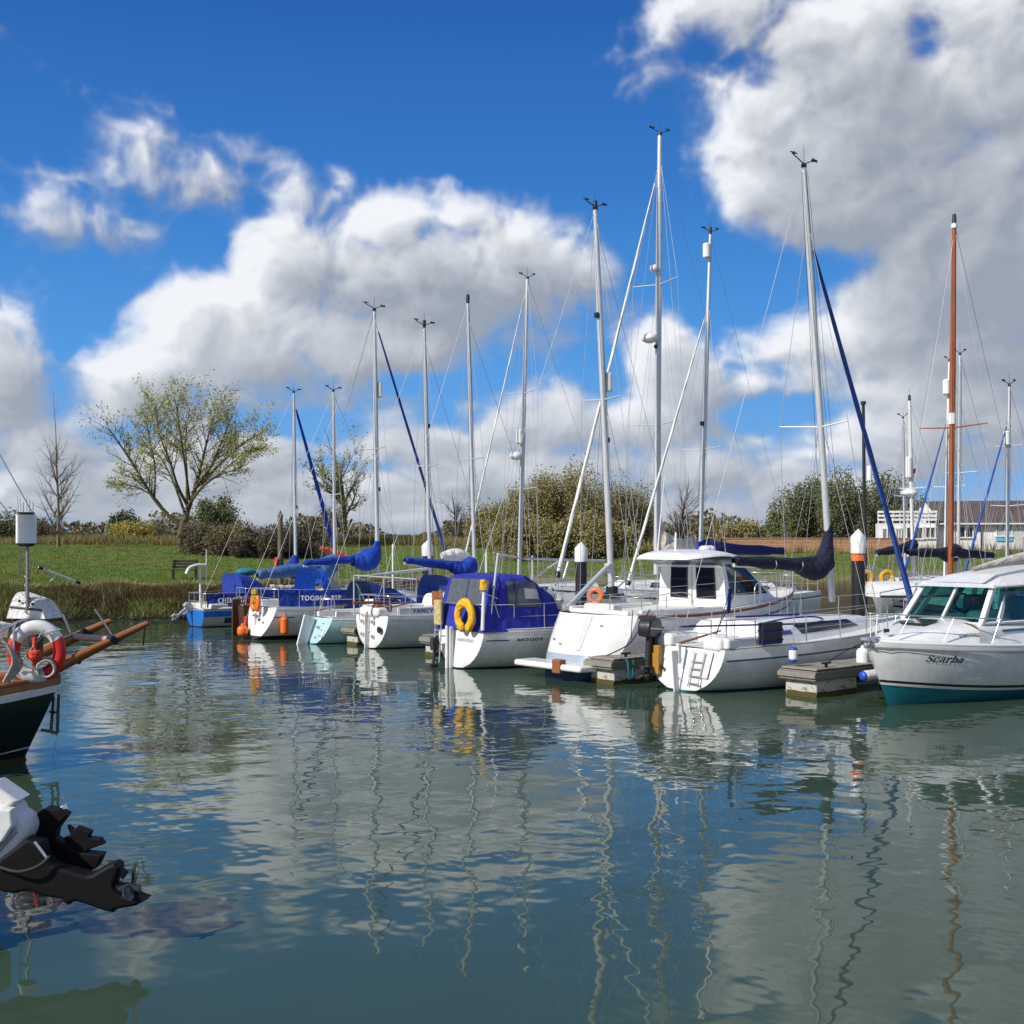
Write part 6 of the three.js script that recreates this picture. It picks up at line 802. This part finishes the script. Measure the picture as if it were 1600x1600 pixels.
// ---------- left edge: green-hulled boat with its stern to us ----------
{
  const p = at(38, 1187, EYE * F / (1187 - HZ)); p.y = 0; const th = 219; const t = thing('gaff_boat', 'dark green wooden sailing boat at the left edge, stern with twin varnished spars reaching out', 'sailboat', p, th * DEG), inv = t.matrixWorld.clone().invert(), o = V(0, EYE, 0).applyMatrix4(inv);
  const cp = (x, y, zz = 0) => { const q = at(x, y, 10).applyMatrix4(inv).sub(o), k = (zz - o.z) / q.z; return o.clone().addScaledVector(q, k); };
  const h = hullShape({ L: 6.8, B: 2.5, bt: 0.3, fs: 1.04, fm: 0.92, fb: 1.3, rk: -0.42, ov: 0.3, dr: 0.5, nS: 1.4, mS: 1.2, tm: 0.5 });
  hullParts(t, h, { wl: () => 0.05, anti: mat(0.12, 0.05, 0.03, 0.7), top: gel(0.004, 0.014, 0.011), rail: null, bands: [['white_strake', 0.0, 0.1, M.white, 0, 1], ['boot_line', 0.84, 0.86, M.cream, 0, 1]] });
  part('bulwark', [1, -1].map((s) => grid(30, 4, (u, w) => h.rail(u * 0.98, s, 0.01 - 0.0 * w, 0.0 + w * 0.12), h.c, 7, 0.2)), M.varnish, t); part('capping', [1, -1].map((s) => curve(Array.from({ length: 14 }, (_, i) => h.rail(i / 13 * 0.98, s, 0.02, 0.13)), 0.035, 6, 40)), M.varnish, t); part('taffrail', rbox(0.06, 0.15, 0.74, 0.02, h.px(0, 1) - 0.01, h.fs + 0.07, 0), M.varnish, t);
  part('rudder', [rbox(0.2, 0.7, 0.06, 0.03, 0.12, 0.1, 0, 0, -0.4)], mat(0.006, 0.012, 0.01, 0.9), t); 
  const zA = -0.36, zB = 0.36, spar = (a, b) => { const m = b.clone().sub(a), l = m.length(), g = new THREE.CylinderGeometry(0.075, 0.17, l, 4, 1).rotateY(Math.PI / 4).scale(0.62, 1, 0.9); g.applyQuaternion(new THREE.Quaternion().setFromUnitVectors(V(0, 1, 0), m.normalize())); const e = a.clone().lerp(b, 0.5); return g.translate(e.x, e.y, e.z); };
  const e1 = cp(230, 974, zA), e2 = cp(172, 970, zB), s1 = cp(40, 1066, zA), s2 = cp(60, 1022, zB), bk = part('boomkin', spar(s1, e1), M.varnish, t); part('boomkin', spar(s2, e2), M.varnish, t); part('cross_bar', tube(cp(112, 994, zB), cp(176, 999, zA), 0.045, 0.045, 10), mat(0.5, 0.36, 0.36, 0.5, { map: T.wood }), t);
  for (const [x, y, z] of [[176, 999, zA], [118, 1030, zA], [134, 989, zB]]) { const c = cp(x, y, z); part('lashing', rbox(0.15, 0.1, 0.16, 0.03, c.x, c.y, c.z, 0, 0.5), M.ropeDark, t); }
  part('stay', tube(cp(176, 994, zA), cp(148, 952, zA), 0.012), M.steel, t); part('stay', tube(cp(110, 990, zB), cp(98, 960, zB), 0.014), M.steel, t);
  part('boarding_ladder', [...bent([cp(92, 1085, -0.2), cp(90, 1145, -0.2), cp(64, 1140, -0.15)], 0.022), ...bent([cp(84, 1088, -0.1), cp(80, 1142, -0.1)], 0.022), tube(cp(78, 1112, -0.1), cp(91, 1114, -0.2), 0.018)], mat(0.1, 0.1, 0.09, 0.5, { metalness: 0.4 }), t);
  part('lamp_bracket', tube(cp(226, 980, zA), cp(224, 1008, zA), 0.012), M.black, t);
  // stern rail, engine under a white cover, pole with lantern
  part('stern_rail', [curve([cp(-20, 1000, -0.7), cp(20, 975, -0.5), cp(60, 968, 0), cp(95, 985, 0.4)], 0.02, 6, 30), tube(cp(22, 975, -0.5), cp(20, 1070, -0.5), 0.018), tube(cp(92, 985, 0.4), cp(88, 1060, 0.4), 0.018)], M.steel, t);
  const ob = cp(57, 946, 0.1), hd = cabinShape({ x0: -0.3, x1: 0.3, w: (u) => 0.24 - 0.05 * u, h: (u) => 0.36 - 0.1 * u, yb: () => 0, sa: 0.08, sf: 0.14, e: 0.5, tum: 0.2 }); const eg = new THREE.Group(); eg.name = 'outboard_motor'; eg.position.set(ob.x, ob.y - 0.17, ob.z); eg.rotation.y = Math.PI - 1.0; t.add(eg);
  part('white_cover', [hd.shell(), ...hd.caps()], M.sail, eg); part('band', curve([0, 0.25, 0.5, 0.75, 1].map((u) => hd.C(u, 0.06, 0.012)), 0.014, 5, 20), M.black, eg); part('leg', [rbox(0.16, 0.6, 0.14, 0.04, 0, -0.3, 0)], M.black, eg); part('vent', [ball(0.02, 0.1, 0.2, 0.2), ball(0.02, -0.1, 0.24, 0.22)], M.black, eg);
  const lp = cp(41, 826, 0), f0 = cp(43, 1010, 0); part('lantern_pole', [tube(f0, cp(43, 852, 0), 0.026, 0.024, 8)], mat(0.25, 0.25, 0.25, 0.5, { metalness: 0.5 }), t);
  const ln = part('lantern', [tube(lp.clone().add(V(0, -0.2, 0)), lp.clone().add(V(0, 0.19, 0)), 0.135, 0.135, 20)], M.white, t); part('lantern_cap', [tube(lp.clone().add(V(0, 0.19, 0)), lp.clone().add(V(0, 0.225, 0)), 0.11, 0.11, 16)], M.black, ln); part('lantern_base', [tube(lp.clone().add(V(0, -0.245, 0)), lp.clone().add(V(0, -0.2, 0)), 0.09, 0.125, 16)], M.black, ln); part('bird_spikes', [-0.09, -0.05, -0.01, 0.03, 0.07, 0.1].map((x, i) => tube(lp.clone().add(V(x, 0.22, 0.02 * (i % 2))), lp.clone().add(V(x * 1.1, 0.36 + 0.04 * (i % 3), 0.02)), 0.005)), M.wire, ln);
  part('lantern_flex', [curve([cp(30, 856, -0.1), cp(33, 875, -0.1), cp(29, 903, -0.1)], 0.012, 5, 12)], M.rope, t); part('pole_lashing', curve(Array.from({ length: 40 }, (_, i) => { const q = f0.clone().lerp(cp(43, 900, 0), i / 39); return q.add(V(0.035 * Math.cos(i * 1.3), 0, 0.035 * Math.sin(i * 1.3))); }), 0.012, 4, 120), M.rope, t);
  const va = cp(60, 886, 0.1), vb = cp(125, 911, 0.1); part('wind_vane', [tube(va, vb, 0.018, 0.016, 8), tube(va.clone().lerp(vb, 0.45), cp(79, 908, 0.1), 0.008)], M.whiteSpar, t); part('vane_end', [tube(va, va.clone().lerp(vb, 0.1), 0.026, 0.022, 8)], M.black, t); part('vane_end', [tube(vb.clone().lerp(va, 0.1), vb, 0.022, 0.024, 8)], M.black, t); part('vane_stay', tube(cp(43, 872, 0), va.clone().lerp(vb, 0.3), 0.006), M.wire, t);
  part('mast', tube(V(3.2, 0.6, 0), V(3.1, 9.5, 0), 0.09, 0.06, 10), M.varnish, t); part('stay', tube(cp(50, 800, 0), V(3.1, 9.2, 0), 0.008), M.wire, t); part('stay', tube(cp(25, 815, -0.4), V(3.1, 7.0, 0), 0.008), M.wire, t);
  for (let i = 0; i < 5; i++) part('rope', curve([cp(-15 + i * 5, 990 + i * 8, -0.5), cp(5 + i * 7, 1000 + i * 8, -0.55), cp(20 + i * 3, 1032 + i * 3, -0.6), cp(5 + i * 2, 1066, -0.6)], 0.016, 5, 24), i % 2 ? M.rope : M.canvas, t);
  part('stowed_sail', sleeve([cp(-60, 968, 0.2), cp(-20, 980, 0.1), cp(14, 985, 0)], (u) => 0.16 - 0.06 * u, 10), M.sail, t);
  const cbn = cabinShape({ x0: 2.4, x1: 5, w: () => 0.8, h: () => 0.5, yb: () => 0.8, sf: 0.2 }); cabinPart(t, 'coachroof', cbn, M.cream);
  // ring buoy, float light, coiled rope
  const rb = cp(57, 1018, -0.55), wv = (v) => v.clone().applyMatrix4(t.matrixWorld), W = wv(rb), b = thing('ring_buoy', 'red and white ring lifebuoy hung on the stern rail of the green boat', 'lifebuoy', W, 0.28);
  for (const [a0, a1, m, n] of [[-0.1 * Math.PI, 0.16 * Math.PI, M.red, 'red_section'], [0.16 * Math.PI, 0.84 * Math.PI, M.white, 'white_section'], [0.84 * Math.PI, 1.2 * Math.PI, M.red, 'red_section'], [1.2 * Math.PI, 1.62 * Math.PI, M.white, 'white_section'], [1.62 * Math.PI, 1.9 * Math.PI, M.red, 'red_section']]) part(n, ring(0.29, 0.085, 0, 0, 0, a0, a1).scale(1, 1.12, 0.8), m, b);
  part('grab_line', [curve([V(-0.37, 0.05, 0.07), V(-0.1, 0.0, 0.12), V(0.1, 0.22, 0.1), V(0.3, 0.3, 0.06)], 0.01, 5, 20), curve([V(0.1, 0.3, 0.1), V(-0.05, 0.05, 0.14), V(-0.26, -0.22, 0.1)], 0.01, 5, 20)], M.rope, b);
  const fl = thing('float_light', 'small orange-red float light hanging inside the ring lifebuoy', 'float light', W.clone().add(V(0.02, 0, 0.12))); part('stem', tube(V(0, 0.0, 0), V(0, 0.2, 0), 0.022, 0.035, 10), M.pink, fl); part('body', new THREE.LatheGeometry([[0.001, -0.2], [0.03, -0.18], [0.035, -0.1], [0.085, -0.08], [0.09, 0.0], [0.06, 0.03], [0.001, 0.04]].map((q) => new THREE.Vector2(...q)), 16), M.pink, fl);
  const cr = thing('rope_coil', 'coil of cream and brown rope in the lower half of the ring lifebuoy', 'rope', W.clone().add(V(0.13, -0.22, 0.03)), 0.4); for (let i = 0; i < 6; i++) part('turn', ring(0.13 - i * 0.004, 0.018, 0, 0, -0.08 + i * 0.036), i % 2 ? M.rope : cloth(0.3, 0.16, 0.07), cr);
}
// ---------- bottom left: motor boat with two tilted outboards ----------
{
  const d = 8.9, p = V(-4.35, 0, -9.2), t = thing('motor_boat', 'motor boat at the lower left edge with two black outboards tilted up', 'motor boat', p, Math.PI), w2 = t.matrixWorld.clone().invert();
  const L = (px, py, dd = d) => at(px, py, dd).applyMatrix4(w2);
  const h = hullShape({ L: 5, B: 1.9, bt: 0.9, fs: 0.62, fm: 0.66, fb: 0.9, ov: 0.8, rk: 0.05, ds: -0.25, dr: 0.3, nS: 2.4, mS: 2.4 }); hullParts(t, h, { wl: () => 0.04, top: gel(0.05, 0.05, 0.055), bands: [['rubbing_strake', 0, 0.06, M.rubber, 0, 1]] });
  part('stern_bracket', [rbox(0.5, 0.3, 0.9, 0.05, -0.1, 0.42, 0)], M.black, t);
  const zs = (pts, dd, th, m, name, parent, bev = 0.012, smooth = false) => { const q = pts.map(([x, y]) => L(x / 3.808, 1180 + y / 3.81, dd)), v2 = q.map((v) => new THREE.Vector2(v.x, v.y)), s = smooth ? new THREE.Shape(new THREE.SplineCurve([...v2, v2[0]]).getPoints(48)) : new THREE.Shape(v2); const g = new THREE.ExtrudeGeometry(s, { depth: th, bevelEnabled: true, bevelSize: bev, bevelThickness: bev, bevelSegments: 4, curveSegments: 4 }); g.translate(0, 0, q[0].z - th / 2); return part(name, g, m, parent); };
  const pitch = new THREE.MeshPhysicalMaterial({ color: new THREE.Color().setRGB(0.005, 0.005, 0.006), roughness: 0.6, specularIntensity: 0.35, map: T.grime, side: THREE.DoubleSide }), A = new THREE.Group(); A.name = 'outboard_motor'; A.userData.label = 'nearer outboard with grey-white cowling'; t.add(A); const Bm = new THREE.Group(); Bm.name = 'outboard_motor'; t.add(Bm);
  zs([[-150, 335], [30, 308], [88, 316], [104, 348], [160, 390], [166, 440], [112, 530], [0, 640], [-150, 720]], d + 0.1, 0.2, paint(0.62, 0.64, 0.67, 0.6), 'cowling', A, 0.045, true); zs([[-150, 345], [20, 325], [66, 330], [74, 410], [20, 495], [-150, 615]], d - 0.06, 0.06, paint(0.68, 0.69, 0.7, 0.5), 'cowling_panel', A, 0.02); zs([[-150, 640], [-20, 560], [92, 440], [102, 455], [-10, 580], [-150, 665]], d - 0.04, 0.03, paint(0.3, 0.32, 0.36, 0.5), 'cowling_seam', A, 0.006); zs([[-60, 185], [-10, 172], [112, 252], [75, 280], [-60, 278]], d + 0.1, 0.2, M.cream, 'cowling_lid', A, 0.03);
  zs([[-40, 690], [210, 500], [290, 640], [420, 690], [545, 725], [620, 690], [690, 655], [700, 680], [670, 770], [720, 830], [760, 842], [855, 850], [700, 880], [660, 893], [480, 832], [420, 850], [400, 820], [300, 805], [180, 770], [90, 785], [-40, 740]], d, 0.1, pitch, 'leg', A, 0.03, true); zs([[540, 715], [690, 650], [750, 700], [735, 722], [690, 690], [600, 760]], d - 0.02, 0.05, pitch, 'anti_ventilation_plate', A, 0.01);
  { const c = L(792 / 3.81, 1180 + 790 / 3.81), g = [tube(c.clone().add(V(0.16, 0.0, 0)), c.clone().add(V(-0.05, -0.01, 0)), 0.06, 0.035, 12)]; for (let i = 0; i < 3; i++) { const b = new THREE.SphereGeometry(0.1, 12, 8).scale(0.13, 0.95, 0.62); b.rotateY(0.6); b.translate(0, 0.1, 0); b.rotateX(i * 2.094 + 0.4); b.translate(c.x - 0.0, c.y, c.z); g.push(b); } part('propeller', g, mat(0.03, 0.03, 0.035, 0.3), A); }
  part('hose', curve([L(-10, 1352, d - 0.12), L(30, 1362, d - 0.16), L(62, 1352, d - 0.14), L(78, 1338, d - 0.1)], 0.012, 6, 24), M.rubber, A);
  part('tilt_rod', tube(L(205 / 3.81, 1180 + 515 / 3.81, d - 0.1), L(285 / 3.81, 1180 + 620 / 3.81, d - 0.1), 0.012), M.steel, A);
  zs([[215, 400], [250, 340], [290, 315], [355, 325], [400, 350], [340, 430], [330, 490], [420, 545], [500, 580], [610, 590], [580, 650], [500, 690], [300, 650], [215, 560]], d + 0.25, 0.09, pitch, 'leg', Bm, 0.015);
  zs([[330, 400], [352, 320], [382, 300], [392, 335], [350, 400]], d + 0.3, 0.06, M.steel, 'tilt_bracket', Bm, 0.008); zs([[400, 490], [440, 470], [415, 425], [445, 455], [470, 430], [540, 455], [525, 490], [600, 500], [615, 520], [540, 545], [480, 590], [430, 560]], d + 0.25, 0.05, pitch, 'propeller', Bm, 0.012);
}
renderer.render(scene, camera);
